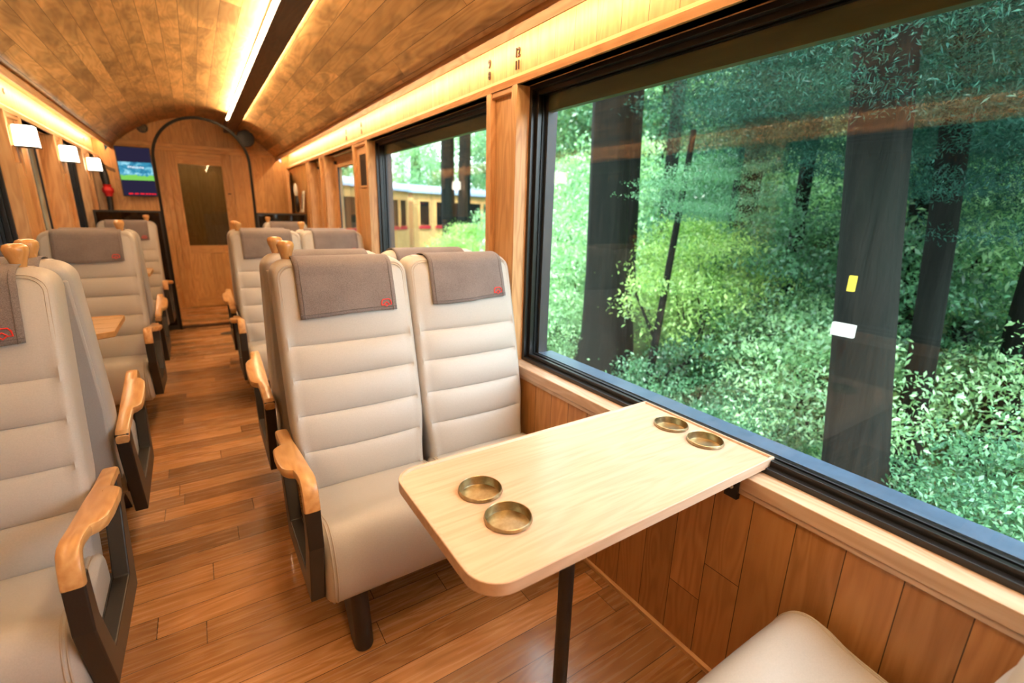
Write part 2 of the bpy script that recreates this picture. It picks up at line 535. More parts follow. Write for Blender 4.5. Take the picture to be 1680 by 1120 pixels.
def piers(name, X, gaps, lab, lo=Z_SILL, sgn=1):
    """wood piers between openings: two posts and a recessed panel each"""
    mb = MB()
    for (y0, y1) in gaps:
        p = min(0.042, (y1 - y0) * 0.24)
        mb.box(X(0.0), X(0.16), y0, y0 + p, lo, Z_HEAD, 'z')
        mb.box(X(0.0), X(0.16), y1 - p, y1, lo, Z_HEAD, 'z')
        mb.box(X(0.028), X(0.16), y0 + p, y1 - p, lo, Z_HEAD, 'z')
        mb.box(X(0.006), X(0.05), y0 + p, y1 - p, Z_HEAD - 0.022, Z_HEAD, 'y')
    return struct(name, mb, M['trim'], lab, 'wall', bevel=0.002)
piers('wall_right_piers', XD, [(1.865, 2.126), (4.043, 4.47), (5.575, 5.82), (6.435, 6.60)], 'honey wood piers between the right windows and doors')
piers('wall_left_piers', XDL, [(1.95, 2.25), (4.34, 4.72), (5.65, 5.97), (6.87, 7.30), (7.90, 7.99)], 'honey wood piers between the left openings')
mb = MB().box(XD(0.02), XD(0.16), 6.60, YE, 0.70, Z_HEAD, 'z')
struct('wall_right_end', mb, M['endw'], 'board wall past the last right door, hung with frames', 'wall')

# small glazed slot in the pier
t = thing('wall_niche', 'narrow glazed slot framed in wood on the pier before the second window', 'niche', (XD(0.026), 4.235, 1.77))
mb = MB()
mb.box(-0.008, 0.004, -0.11, -0.09, -0.14, 0.14, 'z'); mb.box(-0.008, 0.004, 0.09, 0.11, -0.14, 0.14, 'z')
mb.box(-0.008, 0.004, -0.09, 0.09, 0.125, 0.14, 'y'); mb.box(-0.008, 0.004, -0.09, 0.09, -0.14, -0.125, 'y')
mb.build('frame', M['trim'], t)
MB().box(-0.004, 0.002, -0.09, 0.09, -0.125, 0.125).build('pane', M['frame'], t)

# ---- windows
def window(name, X, y0, y1, lab, sgn=1, dark=False):
    t = thing(name, lab, 'window', (0, 0, 0), kind='structure')
    z0, z1 = Z_SILL, Z_HEAD
    mb = MB()
    def ring(d0, d1, w, g=0.0):
        mb.box(X(d0), X(d1), y0 + g, y0 + w, z0 + g, z1 - g); mb.box(X(d0), X(d1), y1 - w, y1 - g, z0 + g, z1 - g)
        mb.box(X(d0), X(d1), y0 + w, y1 - w, z0 + g, z0 + w); mb.box(X(d0), X(d1), y0 + w, y1 - w, z1 - w, z1 - g)
    ring(0.068, 0.09, 0.018)
    ring(0.09, 0.105, 0.036)
    ring(0.105, 0.118, 0.030)
    ring(0.118, 0.134, 0.036)
    mb.build('window_frame', M['frame'], t, bevel=0.0015)
    MB().box(X(0.112), X(0.117), y0 + 0.03, y1 - 0.03, z0 + 0.03, z1 - 0.03).build('glass_pane', M['dkglass'] if dark else M['glass'], t)
    mb = MB()
    mb.box(X(0.134), X(0.185), y0 + 0.0, y0 + 0.055, z0, z1); mb.box(X(0.134), X(0.185), y1 - 0.055, y1, z0, z1)
    mb.build('outer_jamb', M['jamb'], t)
    mb = MB()
    mb.box(X(0.134), X(0.215), y0 + 0.055, y1 - 0.055, z0 - 0.02, z0 + 0.040)
    mb.build('outer_reveal', M['slate'], t)
    MB().box(X(0.134), X(0.165), y0 + 0.055, y1 - 0.055, z1 - 0.10, z1).build('outer_head', M['greenlip'], t)
    return t
window('window_1', XD, R_BAYS[0][0], R_BAYS[0][1], 'large black framed picture window beside the near table')
window('window_2', XD, R_BAYS[1][0], R_BAYS[1][1], 'second black framed picture window showing the wooden carriage outside')
window('window_3', XDL, L_BAYS[0][0], L_BAYS[0][1], 'black framed left window nearest the camera')
window('window_4', XDL, L_BAYS[1][0], L_BAYS[1][1], 'black framed window behind the near left seats')
window('window_5', XDL, L_BAYS[3][0], L_BAYS[3][1], 'dark window between the second and third wall lamps')
window('window_6', XDL, L_BAYS[4][0], L_BAYS[4][1], 'dark narrow window at the far left beyond the third lamp')

def side_door(name, X, y0, y1, lab, g=0.15):
    t = thing(name, lab, 'door', (0, 0, 0), kind='structure')
    mb = MB()
    d0, d1 = 0.11, 0.145
    mb.box(X(d0), X(d1), y0, y0 + 0.06, 0.70, Z_HEAD, 'z'); mb.box(X(d0), X(d1), y1 - g, y1, 0.70, Z_HEAD, 'z')
    mb.box(X(d0), X(d1), y0 + 0.06, y1 - g, 1.865, Z_HEAD, 'y'); mb.box(X(d0), X(d1), y0 + 0.06, y1 - g, 0.70, 0.92, 'y')
    mb.build('door_leaf', M['trim'], t, bevel=0.002)
    MB().box(X(0.124), X(0.130), y0 + 0.06, y1 - g, 0.92, 1.865).build('glass_pane', M['glass'], t)
    MB().box(X(0.100), X(0.112), y1 - g - 0.012, y1 - g + 0.006, 0.92, 1.865).build('glazing_bead', M['frame'], t)
    MB().box(X(0.085), X(0.11), y1 - 0.10, y1 - 0.07, 1.90, 1.93).build('latch', M['frame'], t)
    return t
side_door('door_1', XD, R_BAYS[2][0], R_BAYS[2][1], 'recessed wood side door with a tall pane past the second window')
side_door('door_2', XD, R_BAYS[3][0], R_BAYS[3][1], 'farther recessed side door with a dark tall pane')
side_door('door_3', XDL, L_BAYS[2][0], L_BAYS[2][1], 'recessed wood side door between the first and second wall lamps')

# ---- end wall with arched top, door and trim
mb = MB()
def poly_wall(pts, y):
    b = len(mb.v)
    mb.v += [(p[0], y, p[1]) for p in pts]
    mb.face([b + i for i in range(len(pts))], [(p[1], p[0]) for p in pts])
DX0, DX1, DZ = -0.205, 0.515, 2.125
def arc_pts(xa, xb, n=14):
    return [(xa + (xb - xa) * i / n, zc(xa + (xb - xa) * i / n) + 0.02) for i in range(n + 1)]
for (xa, xb, zb) in ((XC - 1.0, DX0, 0.03), (DX0, DX1, DZ), (DX1, XC + 1.0, 0.03)):
    poly_wall([(xa, zb), (xb, zb)] + list(reversed(arc_pts(xa, xb))), YE)
for (xa, xb) in ((XL - 0.16, XC - 1.0), (XC + 1.0, XR + 0.16)):
    poly_wall([(xa, 0.0), (xb, 0.0), (xb, 2.22), (xa, 2.22)], YE)
e = struct('wall_front', mb, M['endw'], 'end wall of vertical honey boards under the arched ceiling', 'wall')
md = e.modifiers.new('solid', 'SOLIDIFY'); md.thickness = 0.05; md.offset = -1.0
for pth in (0,):
    pass
mb = MB().box(XC - 0.89, XC + 0.92, YE - 0.06, YE, 2.165, 2.215, 'x')
mb.box(XC - 0.89, XC + 0.92, YE - 0.03, YE, 2.125, 2.165, 'x')
struct('trim_8', mb, M['endw'], 'horizontal rail across the end wall above the door', 'trim', bevel=0.003)
mb = MB().box(DX0 - 0.06, DX0, YE - 0.04, YE + 0.03, 0.03, DZ, 'z').box(DX1, DX1 + 0.06, YE - 0.04, YE + 0.03, 0.03, DZ, 'z')
struct('trim_9', mb, M['endw'], 'upright posts of the end door frame', 'trim')
t = thing('door_4', 'honey wood end door with a tall dark glazed upper half', 'door', (0, 0, 0), kind='structure')
mb = MB()
mb.box(DX0, -0.10, YE + 0.0, YE + 0.035, 0.04, DZ, 'z'); mb.box(0.40, DX1, YE, YE + 0.035, 0.04, DZ, 'z')
mb.box(-0.10, 0.40, YE, YE + 0.035, 1.97, DZ, 'x'); mb.box(-0.10, 0.40, YE, YE + 0.035, 0.79, 0.90, 'x'); mb.box(-0.10, 0.40, YE, YE + 0.035, 0.04, 0.16, 'x')
mb.box(-0.10, 0.40, YE + 0.012, YE + 0.03, 0.16, 0.79, 'z')
mb.build('door_leaf', M['endw'], t, bevel=0.003)
MB().box(-0.10, 0.40, YE + 0.014, YE + 0.02, 0.90, 1.97).build('glass_pane', M['dkglass'], t)
MB().box(0.425, 0.445, YE - 0.05, YE + 0.0, 1.00, 1.12).build('door_handle', M['black'], t, bevel=0.004)
MB().box(0.44, 0.475, YE - 0.015, YE + 0.0, 1.60, 1.615).build('latch', M['black'], t)
# vestibule beyond the door
mb = MB().box(-0.9, 1.25, 9.25, 9.3, 0, 2.4, 'z').box(-0.65, -0.6, 8.06, 9.25, 0, 2.4, 'z').box(0.85, 0.9, 8.06, 9.25, 0, 2.4, 'z').box(-0.9, 1.25, 8.06, 9.3, 2.35, 2.4, 'y')
struct('wall_vestibule', mb, M['endw'], 'dim wood lining of the vestibule beyond the end door', 'wall')
t = thing('vestibule_fill_light', 'added round fill light brightening the space behind the end door pane', 'lamp', (0.15, 8.7, 2.35))  # made-up source, added so the end door pane does not go black
MB().lathe([(0.01, -0.03), (0.07, -0.028), (0.085, -0.012), (0.085, 0.0)], (0, 0, 0), 24).build('diffuser', emis('vestibule_fill_glow', (1.0, 0.92, 0.75), 34.0), t, smooth=40)
mb = MB().box(XL - 0.16, XR + 0.16, YB - 0.05, YB, 0, 2.6, 'z')
struct('wall_back', mb, M['endw'], 'board wall at the near end of the carriage behind the camera', 'wall')

# ================================================================== CEILING FITTINGS
t = thing('ceiling_beam', 'long dark brown wood beam running along the ceiling', 'beam', (0.545, 0, 2.41))
MB().box(-0.066, 0.066, YB, YE - 0.005, 0, 0.13, 'y').build('beam_body', M['beam'], t, bevel=0.003)
for sgn, lab in ((-1, 'bright light strip along the left side of the dark ceiling beam'), (1, 'light strip along the hidden right side of the dark ceiling beam')):
    s = thing('beam_light_strip', lab, 'light', (0.545 + sgn * 0.0775, 0, 2.430 if sgn < 0 else 2.450))
    MB().box(-0.007, 0.007, YB, 6.95, 0.0, 0.010).build('diffuser', M['ledbeam'], s)
    MB().box(-sgn * 0.013, -sgn * 0.010, YB, 6.95, -0.002, 0.016).build('mounting_channel', M['white'], s)

def vent(x, y, lab):
    ang = math.asin((x - XC) / RA)
    t = thing('ceiling_vent', lab, 'vent', (x, y, zc(x) - 0.002), group=None)
    t.rotation_euler = (0, ang, 0)
    MB().box(-0.016, 0.016, -0.14, 0.14, -0.004, 0.006).build('grille', M['frame'], t)
    mb = MB()
    for q in (-0.019, 0.016):
        mb.box(q, q + 0.003, -0.143, 0.143, -0.006, 0.004)
    mb.build('frame', M['black'], t)
for x, y, lab in ((1.035, 4.85, 'small black slot vent low on the right of the ceiling, nearer one'), (1.035, 7.1, 'small black slot vent low on the right of the ceiling by the end wall'),
                  (-0.695, 4.85, 'small black slot vent low on the left of the ceiling, nearer one'), (-0.695, 7.1, 'small black slot vent low on the left of the ceiling above the television')):
    vent(x, y, lab)

# round grille on the arched end wall
t = thing('wall_speaker', 'small round black grille on the arch above the television', 'speaker', (-0.415, YE - 0.012, 2.375))
mb = MB()
mb.loft([[(r * math.cos(2 * PI * j / 24), y, r * math.sin(2 * PI * j / 24)) for j in range(24)] for r, y in ((0.06, 0.012), (0.06, -0.01), (0.05, -0.014))])
mb.build('rim', M['black'], t, smooth=40)
mb = MB()
for a in range(-3, 4):
    w = math.sqrt(max(0.001, 0.046 ** 2 - (a * 0.013) ** 2))
    mb.box(-w, w, -0.02, -0.012, a * 0.013 - 0.003, a * 0.013 + 0.003)
mb.build('grille_bars', M['brassdark'], t)

# round black convex mirror by the end of the beam
t = thing('round_mirror', 'round black disc mounted at the end of the ceiling beam', 'mirror', (0.700, 7.60, 2.315))
mb = MB()
prof = [(0.02, 0.05), (0.10, 0.03), (0.108, 0.0), (0.108, -0.012), (0.10, -0.02), (0.02, -0.026)]
mb.loft([[(r * math.cos(2 * PI * j / 36), y, r * math.sin(2 * PI * j / 36)) for j in range(36)] for r, y in prof])
mb.build('disc', M['black'], t, smooth=40)
mb = MB().tube([(0, 0.05, 0), (0.0, 0.22, 0.05), (0, 0.40, 0.06)], 0.012)
mb.build('bracket', M['black'], t, smooth=60)

# ================================================================== ARCH, SCREENS
YA = 6.77
t = thing('metal_arch', 'thin black metal hoop arching over the aisle before the end door', 'arch', (XC, YA, 0))
R0 = 0.467
path = [(-R0, 0, 0.0)] + [(-R0, 0, z) for z in (0.5, 1.0, 1.5)] + [(-R0 * math.cos(a), 0, 1.925 + R0 * math.sin(a)) for a in [PI * i / 40 for i in range(41)]] + [(R0, 0, z) for z in (1.5, 1.0, 0.5, 0.0)]
def flat_path(path, hw, hd):
    loops = []
    for i, p in enumerate(path):
        a = Vector(path[max(0, i - 1)]); b = Vector(path[min(len(path) - 1, i + 1)])
        tt = (b - a).normalized(); nn = Vector((tt.z, 0, -tt.x))
        p = Vector(p)
        loops.append([p + nn * hw + Vector((0, -hd, 0)), p - nn * hw + Vector((0, -hd, 0)), p - nn * hw + Vector((0, hd, 0)), p + nn * hw + Vector((0, hd, 0))])
    return loops
MB().loft(flat_path(path, 0.014, 0.02)).build('hoop', plain('matt_black_hoop', (0.012, 0.010, 0.009), 0.7, spec=0.2), t, smooth=30)
def screen(x0, x1, lab):
    t = thing('glass_screen', lab, 'screen', (0, YA, 0))
    MB().box(x0, x1, -0.014, 0.014, 1.352, 1.372).build('top_rail', M['black'], t)
    MB().box(x0, x1, -0.014, 0.014, 0.0, 0.05).build('bottom_rail', M['black'], t)
    MB().box(x0, x0 + 0.02, -0.014, 0.014, 0.05, 1.352).build('post', M['black'], t)
    MB().box(x1 - 0.02, x1, -0.014, 0.014, 0.05, 1.352).build('post', M['black'], t)
    MB().box(x0 + 0.02, x1 - 0.02, -0.003, 0.003, 0.05, 1.352).build('pane', M['smoke'], t)
screen(XL + 0.005, XC - R0 - 0.012, 'smoked glass screen with black rails behind the far left seat')
screen(XC + R0 + 0.012, XR - 0.005, 'smoked glass screen with black rails behind the far right seat')

# ================================================================== TELEVISION AND THINGS BY THE END
k = NT('television_picture'); tc = k.n('ShaderNodeTexCoord'); o = k.sep(tc.outputs['Object'])
X_, Z_ = o[0], o[2]
inpic = k.math('MULTIPLY', k.math('GREATER_THAN', Z_, -0.10), k.math('LESS_THAN', Z_, 0.115))
nz = k.noise(k.comb(k.math('MULTIPLY', X_, 9.0), 0.0, k.math('MULTIPLY', Z_, 14.0)), 1.0, 4, 0.6, 0.8)
land = k.ramp(nz, [(0.3, (0.02, 0.10, 0.22)), (0.5, (0.05, 0.32, 0.50)), (0.62, (0.35, 0.75, 0.90)), (0.78, (0.85, 0.95, 1.0))])
gm = k.math('LESS_THAN', Z_, k.math('MULTIPLY_ADD', nz, 0.12, -0.105))
land = k.mix(gm, land, (0.22, 0.62, 0.10))
base = k.mix(inpic, (0.022, 0.018, 0.045), land)
em = k.n('ShaderNodeEmission'); k.l(base, em.inputs[0]); em.inputs[1].default_value = 0.75
k.l(em.outputs[0], k.out.inputs[0]); M['tv'] = k.m
M['tvred'] = emis('television_red_text', (0.9, 0.02, 0.03), 0.8)
M['tvwhite'] = emis('television_white_text', (0.95, 0.97, 1.0), 1.0)
t = thing('television', 'upright flat television showing a blue green landscape beside the end door', 'television', (-0.54, 7.86, 1.83))
t.rotation_euler = (0, math.radians(-1.0), math.radians(4))
MB().box(-0.178, 0.178, 0.0, 0.035, -0.297, 0.297).build('bezel', M['frame'], t, bevel=0.003)
MB().box(-0.168, 0.168, -0.003, 0.0005, -0.285, 0.287).build('screen', M['tv'], t)
mb = MB()
for i, (a, b) in enumerate(((-0.12, -0.075), (-0.06, -0.02), (-0.005, 0.04), (0.05, 0.075), (0.08, 0.105), (0.112, 0.135), (0.14, 0.158))):
    mb.box(a, b, -0.005, -0.003, -0.272, -0.256)
mb.build('red_caption', M['tvred'], t)
tw = text_mesh('white_caption', 'Welcome', 0.042, M['tvwhite'], t, 0.0005)
tw.rotation_euler = (PI / 2, 0, 0); tw.location = (0.0, -0.0045, 0.055)
MB().box(-0.05, 0.05, 0.035, 0.12, -0.06, 0.06).build('wall_bracket', M['black'], t)

t = thing('cable_plate', 'pale wall plate with two thin black cables beside the television', 'socket', (XL + 0.0, 7.65, 1.90))
MB().box(0.0, 0.012, -0.09, 0.09, -0.09, 0.09).build('plate', M['sill'], t, bevel=0.003)
MB().tube([(0.012, -0.02, 0.03), (0.05, 0.02, -0.0), (0.10, 0.08, -0.04), (0.15, 0.18, -0.06)], 0.006).build('cable', M['black'], t)
MB().tube([(0.012, 0.03, -0.02), (0.05, 0.06, -0.03), (0.10, 0.10, -0.06), (0.15, 0.19, -0.08)], 0.006).build('cable', M['black'], t)

t = thing('hanging_strap', 'dark slender hanging bundle with a bright red knot left of the television', 'strap', (XL + 0.045, 7.80, 1.30))
mb = MB(); mb.tube([(0.0, -0.02, 0.0), (0.005, 0, 0.12), (0.01, 0, 0.30), (0.0, 0.0, 0.45), (-0.01, 0, 0.58), (-0.02, 0, 0.68)], [0.028, 0.03, 0.034, 0.04, 0.034, 0.006], 10)
mb.build('dark_bundle', M['black'], t, smooth=50)
mb = MB(); mb.lathe([(0.01, 0.22), (0.042, 0.225), (0.040, 0.25), (0.058, 0.275), (0.060, 0.31), (0.038, 0.335), (0.044, 0.36), (0.01, 0.365)], (0.008, -0.01, 0), 14)
mb.build('red_knot', plain('red_cloth', (0.55, 0.012, 0.012), 0.5), t, smooth=50)

t = thing('framed_board', 'wood framed dark board hung on the far right wall', 'frame', (XD(0.0), 7.62, 1.64))
t.rotation_euler = (0, 0, math.radians(-14))
mb = MB()
mb.box(-0.05, -0.015, -0.24, -0.20, -0.27, 0.25, 'z').box(-0.05, -0.015, 0.20, 0.24, -0.27, 0.25, 'z').box(-0.05, -0.015, -0.24, 0.24, 0.25, 0.285, 'y').box(-0.05, -0.015, -0.24, 0.24, -0.30, -0.27, 'y')
mb.build('frame', M['trim'], t, bevel=0.004)
MB().box(-0.04, -0.02, -0.2, 0.2, -0.27, 0.25).build('board', plain('dark_board', (0.06, 0.045, 0.04), 0.35), t)
t = thing('leaning_card', 'white framed card leaning on the right wall beyond the glass screen', 'card', (XD(0.0) - 0.03, 6.86, 1.39))
t.rotation_euler = (math.radians(0), math.radians(8), 0)
mb = MB().box(-0.012, 0, -0.075, 0.075, 0.0, 0.27); mb.build('mount', M['white'], t)
MB().box(-0.015, -0.012, -0.03, 0.03, 0.04, 0.23).build('print', M['frame'], t)
t = thing('hanging_bag', 'dark cloth bag with a pale flap hanging past the framed board', 'bag', (XD(0.0) - 0.01, 7.15, 1.38))
mb = MB(); mb.loft([[(-0.03 - 0.025 * math.sin(a) * s, 0.06 * math.cos(a) * s, z) for a in [2 * PI * j / 14 for j in range(14)]] for z, s in ((0.0, 0.5), (0.03, 1.1), (0.12, 1.25), (0.2, 0.9), (0.25, 0.4))])
mb.build('pouch', M['frame'], t, smooth=60)
mb = MB(); mb.loft([[(-0.035 - 0.03 * math.sin(a) * s, -0.02 + 0.045 * math.cos(a) * s, z) for a in [2 * PI * j / 12 for j in range(12)]] for z, s in ((0.22, 0.6), (0.27, 1.0), (0.34, 0.7), (0.38, 0.2))])
mb.build('flap', M['white'], t, smooth=60)

# ================================================================== WALL LAMPS
def lamp(y, lab):
    t = thing('wall_lamp', lab, 'lamp', (XL, y, 1.84), group=None)
    MB().box(0.0, 0.016, -0.035, 0.035, -0.16, 0.06, 'z').build('back_plate', M['trim'], t, bevel=0.002)
    mb = MB()
    mb.loft([[(0.014 + (x + 0.5) * 0.105 * s + (1 - s) * 0.05, yy * 0.10 * s, z) for x, yy in ((-0.5, -0.5), (0.5, -0.5), (0.5, 0.5), (-0.5, 0.5))] for z, s in ((-0.060, 1.0), (0.064, 0.93))])
    mb.build('lamp_shade', M['lamp'], t, bevel=0.004)
    MB().box(0.008, 0.124, -0.056, 0.056, -0.066, -0.060).build('shade_rim', M['frame'], t)
    MB().box(0.02, 0.03, -0.012, 0.012, -0.24, -0.066, 'z').build('stem', M['trim'], t)
lamp(4.40, 'square glowing wall lamp nearest the camera on the left piers')
lamp(5.70, 'middle square glowing wall lamp on the left piers')
lamp(7.00, 'farthest square glowing wall lamp on the left piers')

# ================================================================== SEAT NUMBERS
def number(y, z, body, lab, right=True, size=0.05):
    t = thing('seat_number', lab, 'sign', (XD(0.035) if right else XDL(0.035), y, z))
    for i, s in enumerate(body.split('\n')):
        o = text_mesh('numeral', s, size, M['num'], t, 0.0025, 0.0008)
        o.rotation_euler = (PI / 2, 0, -PI / 2) if right else (PI / 2, 0, PI / 2)
        o.location = (-0.003 if right else 0.003, 0, 0.026 - 0.05 * i)
        o.scale = (0.8, 1, 1)
number(1.915, 2.095, '12\n11', 'bronze seat numerals 12 over 11 above the pier')
number(2.155, 2.10, '9\n8', 'bronze seat numerals 9 over 8 left of the 12')
number(4.27, 2.10, '6\n5', 'small bronze numerals above the pier past the second window')
number(4.75, 2.10, '3\n2', 'small bronze numerals farthest along the right frieze')
number(4.62, 2.10, '4', 'small bronze numeral above the first wall lamp', False)
number(7.42, 2.10, '1', 'small bronze numeral above the left frieze by the end wall', False)

# ================================================================== SEATS
HWS = 0.252
SEAMS = [0.43, 0.572, 0.706, 0.838, 0.960]
ZT = 1.264
RSH = 0.066
TB = 0.150
def wz(z):
    w = HWS
    if z > ZT - RSH:
        d = min(RSH, z - (ZT - RSH)); w = HWS - RSH + math.sqrt(max(0.0, RSH * RSH - d * d))
    s = max(0.0, min(1.0, (0.66 - z) / 0.22)); s = s * s * (3 - 2 * s)
    return w - 0.018 * s
def lean(z):
    return -0.40 + 0.2355 * (z - 0.43) - 0.012 * math.sin(PI * min(1, max(0, (z - 0.43) / 0.85)))
def puff(z):
    d = 0.0
    edges = SEAMS + [1.36]
    for a, b in zip(edges[:-1], edges[1:]):
        if a <= z <= b:
            tt = (z - a) / (b - a)
            amp = 0.017 if b < 1.2 else 0.020
            d = amp * (max(0.0, math.sin(PI * tt)) ** 0.55)
    return d
def yfront(x, z):
    w = max(0.05, wz(min(z, 1.24)))
    q = min(1.0, abs(x) / w)
    return lean(z) - puff(z) * (1 - q ** 5) - 0.012 * (1 - q * q) + 0.012

def back_mesh():
    mb = MB()
    zs = []
    z = 0.36
    while z < 1.214:
        zs.append(z); z += 0.011
    for s in SEAMS:
        zs += [s - 0.003, s, s + 0.003]
    zs = sorted(zs)
    # thin out near-duplicates
    zz = [zs[0]]
    for z in zs[1:]:
        if z - zz[-1] > 0.0024: zz.append(z)
    rows = [(z, 1.0) for z in zz] + [(1.214 + (ZT - 1.214) * math.sin(a), math.cos(a)) for a in [PI / 2 * i / 9 for i in range(1, 9)]]
    loops = []
    for z, ds in rows:
        w = wz(z) if ds == 1.0 else HWS - RSH + (wz(1.214) - HWS + RSH) * (0.35 + 0.65 * ds) if False else wz(min(z, ZT - 0.003))
        zl = min(z, 1.235)
        T = TB * (0.30 + 0.70 * ds)
        y0 = lean(zl) + (TB - T) / 2 if ds < 1 else lean(z)
        r = min(0.030, T * 0.45)
        pts = []
        nf = 22
        for i in range(nf + 1):      # front face
            x = -w + r + (2 * w - 2 * r) * i / nf
            yy = y0
            q = abs(x) / w
            yy -= (puff(zl) * (1 - q ** 5)) * ds + 0.012 * (1 - q * q) * ds - 0.012 * ds
            pts.append((x, yy, z))
        for i in range(1, 6):
            a = PI / 2 * i / 5
            pts.append((w - r + r * math.sin(a), y0 + r - r * math.cos(a), z))
        for i in range(0, 5):
            a = PI / 2 * i / 5
            pts.append((w - r + r * math.cos(a), y0 + T - r + r * math.sin(a), z))
        for i in range(9):
            x = w - r - (2 * w - 2 * r) * i / 8
            pts.append((x, y0 + T, z))
        for i in range(1, 5):
            a = PI / 2 * i / 5
            pts.append((-w + r - r * math.sin(a), y0 + T - r + r * math.cos(a), z))
        for i in range(0, 5):
            a = PI / 2 * i / 5
            pts.append((-w + r - r * math.cos(a), y0 + r - r * math.sin(a), z))
        loops.append(pts)
    return mb.loft(loops)

def outline_path(inset, z0=0.46):
    """line on the front face parallel to the outline of the backrest"""
    rr = RSH - inset
    cx = HWS - RSH; cz = ZT - RSH
    pts = []
    z = z0
    while z < cz:
        pts.append((-(wz(z) - inset), z)); z += 0.03
    for i in range(9):
        a = PI / 2 * i / 8
        pts.append((-(cx + rr * math.cos(a)), cz + rr * math.sin(a)))
    for i in range(1, 9):
        pts.append((-cx + 2 * cx * i / 9, cz + rr))
    pts += [(-x, z) for x, z in reversed(pts[:-8])]
    return pts

def catmull(P, n=6):
    out = []; N = len(P)
    for i in range(N):
        p0, p1, p2, p3 = P[i - 1], P[i], P[(i + 1) % N], P[(i + 2) % N]
        for j in range(n):
            t = j / n
            out.append(tuple(0.5 * (2 * b + (c - a) * t + (2 * a - 5 * b + 4 * c - d) * t * t + (3 * b - a - 3 * c + d) * t ** 3) for a, b, c, d in zip(p0, p1, p2, p3)))
    return out
CUSH = catmull([(-0.33, 0.30), (-0.335, 0.39), (-0.39, 0.425), (-0.50, 0.432), (-0.60, 0.447), (-0.67, 0.468), (-0.715, 0.463), (-0.750, 0.430), (-0.772, 0.37), (-0.775, 0.29), (-0.755, 0.225), (-0.70, 0.195), (-0.60, 0.20), (-0.48, 0.225), (-0.36, 0.255)], 6)
def cushion_loops(xs, off=0.0):
    cy = -0.54; cz = 0.35
    loops = []
    for x, inset in xs:
        lp = []
        for (y, z) in CUSH:
            dy, dz = y - cy, z - cz
            L = math.hypot(dy, dz)
            s = 1 - inset / max(0.10, L) if L > 0 else 1
            zz = cz + dz * s
            bulge = 0.010 * (1 - (x / HWS) ** 2) if dz > 0 else 0
            lp.append((x, cy + dy * s, zz + bulge))
        loops.append(lp)
    return loops
def cushion_mesh():
    r = 0.035
    xs = []
    for i in range(7):
        a = PI / 2 * i / 6
        xs.append((-HWS + r - r * math.cos(a), r * (1 - math.sin(a))))
    for i in range(1, 13):
        xs.append((-HWS + r + (2 * HWS - 2 * r) * i / 13, 0.0))
    xs += [(-x, i) for x, i in reversed(xs[:7])]
    return MB().loft(cushion_loops(xs))

def cover_mesh(seed=0, shift=0.0, drop=1.062):
    rnd = random.Random(seed)
    ph = [rnd.uniform(0, 6) for _ in range(4)]
    mb = MB(); cols = 25; hwc = 0.180
    grid = []
    for ci in range(cols):
        x = -hwc + 2 * hwc * ci / (cols - 1) + shift
        top = ZT if abs(x) < HWS - RSH else ZT - RSH + math.sqrt(max(0, RSH ** 2 - (abs(x) - HWS + RSH) ** 2))
        line = []
        nz_ = 18
        zlow = drop + 0.006 * math.sin(x * 11 + ph[0])
        for i in range(nz_):
            z = zlow + (1.214 - zlow) * i / (nz_ - 1)
            f = i / (nz_ - 1)
            wav = 0.004 * math.sin(x * 24 + ph[1] + z * 20) * (1 - f) + 0.003 * math.sin(x * 47 + ph[2]) * (1 - f) ** 2
            line.append((x * (1.0 + 0.0 * f), min(yfront(x, z) - 0.007 - 0.003 * (1 - f) ** 3 - max(0, wav), lean(z) - 0.005), z))
        yF = yfront(x, 1.214); yb = lean(1.214) + TB + 0.006
        cyy = (yF - 0.007 + yb) / 2; ra = (yb - yF + 0.007) / 2; rz_ = top + 0.007 - 1.214
        for i in range(1, 10):
            a = PI * i / 10
            line.append((x, cyy - ra * math.cos(a), 1.214 + rz_ * (max(0.0, math.sin(a)) ** 0.75)))
        for i in range(6):
            line.append((x, yb + 0.002 * i * 0.2, 1.214 - 0.02 * i))
        grid.append(line)
    loops = grid
    mb.loft(loops, closed=False, cap0=False, cap1=False)
    return mb, grid

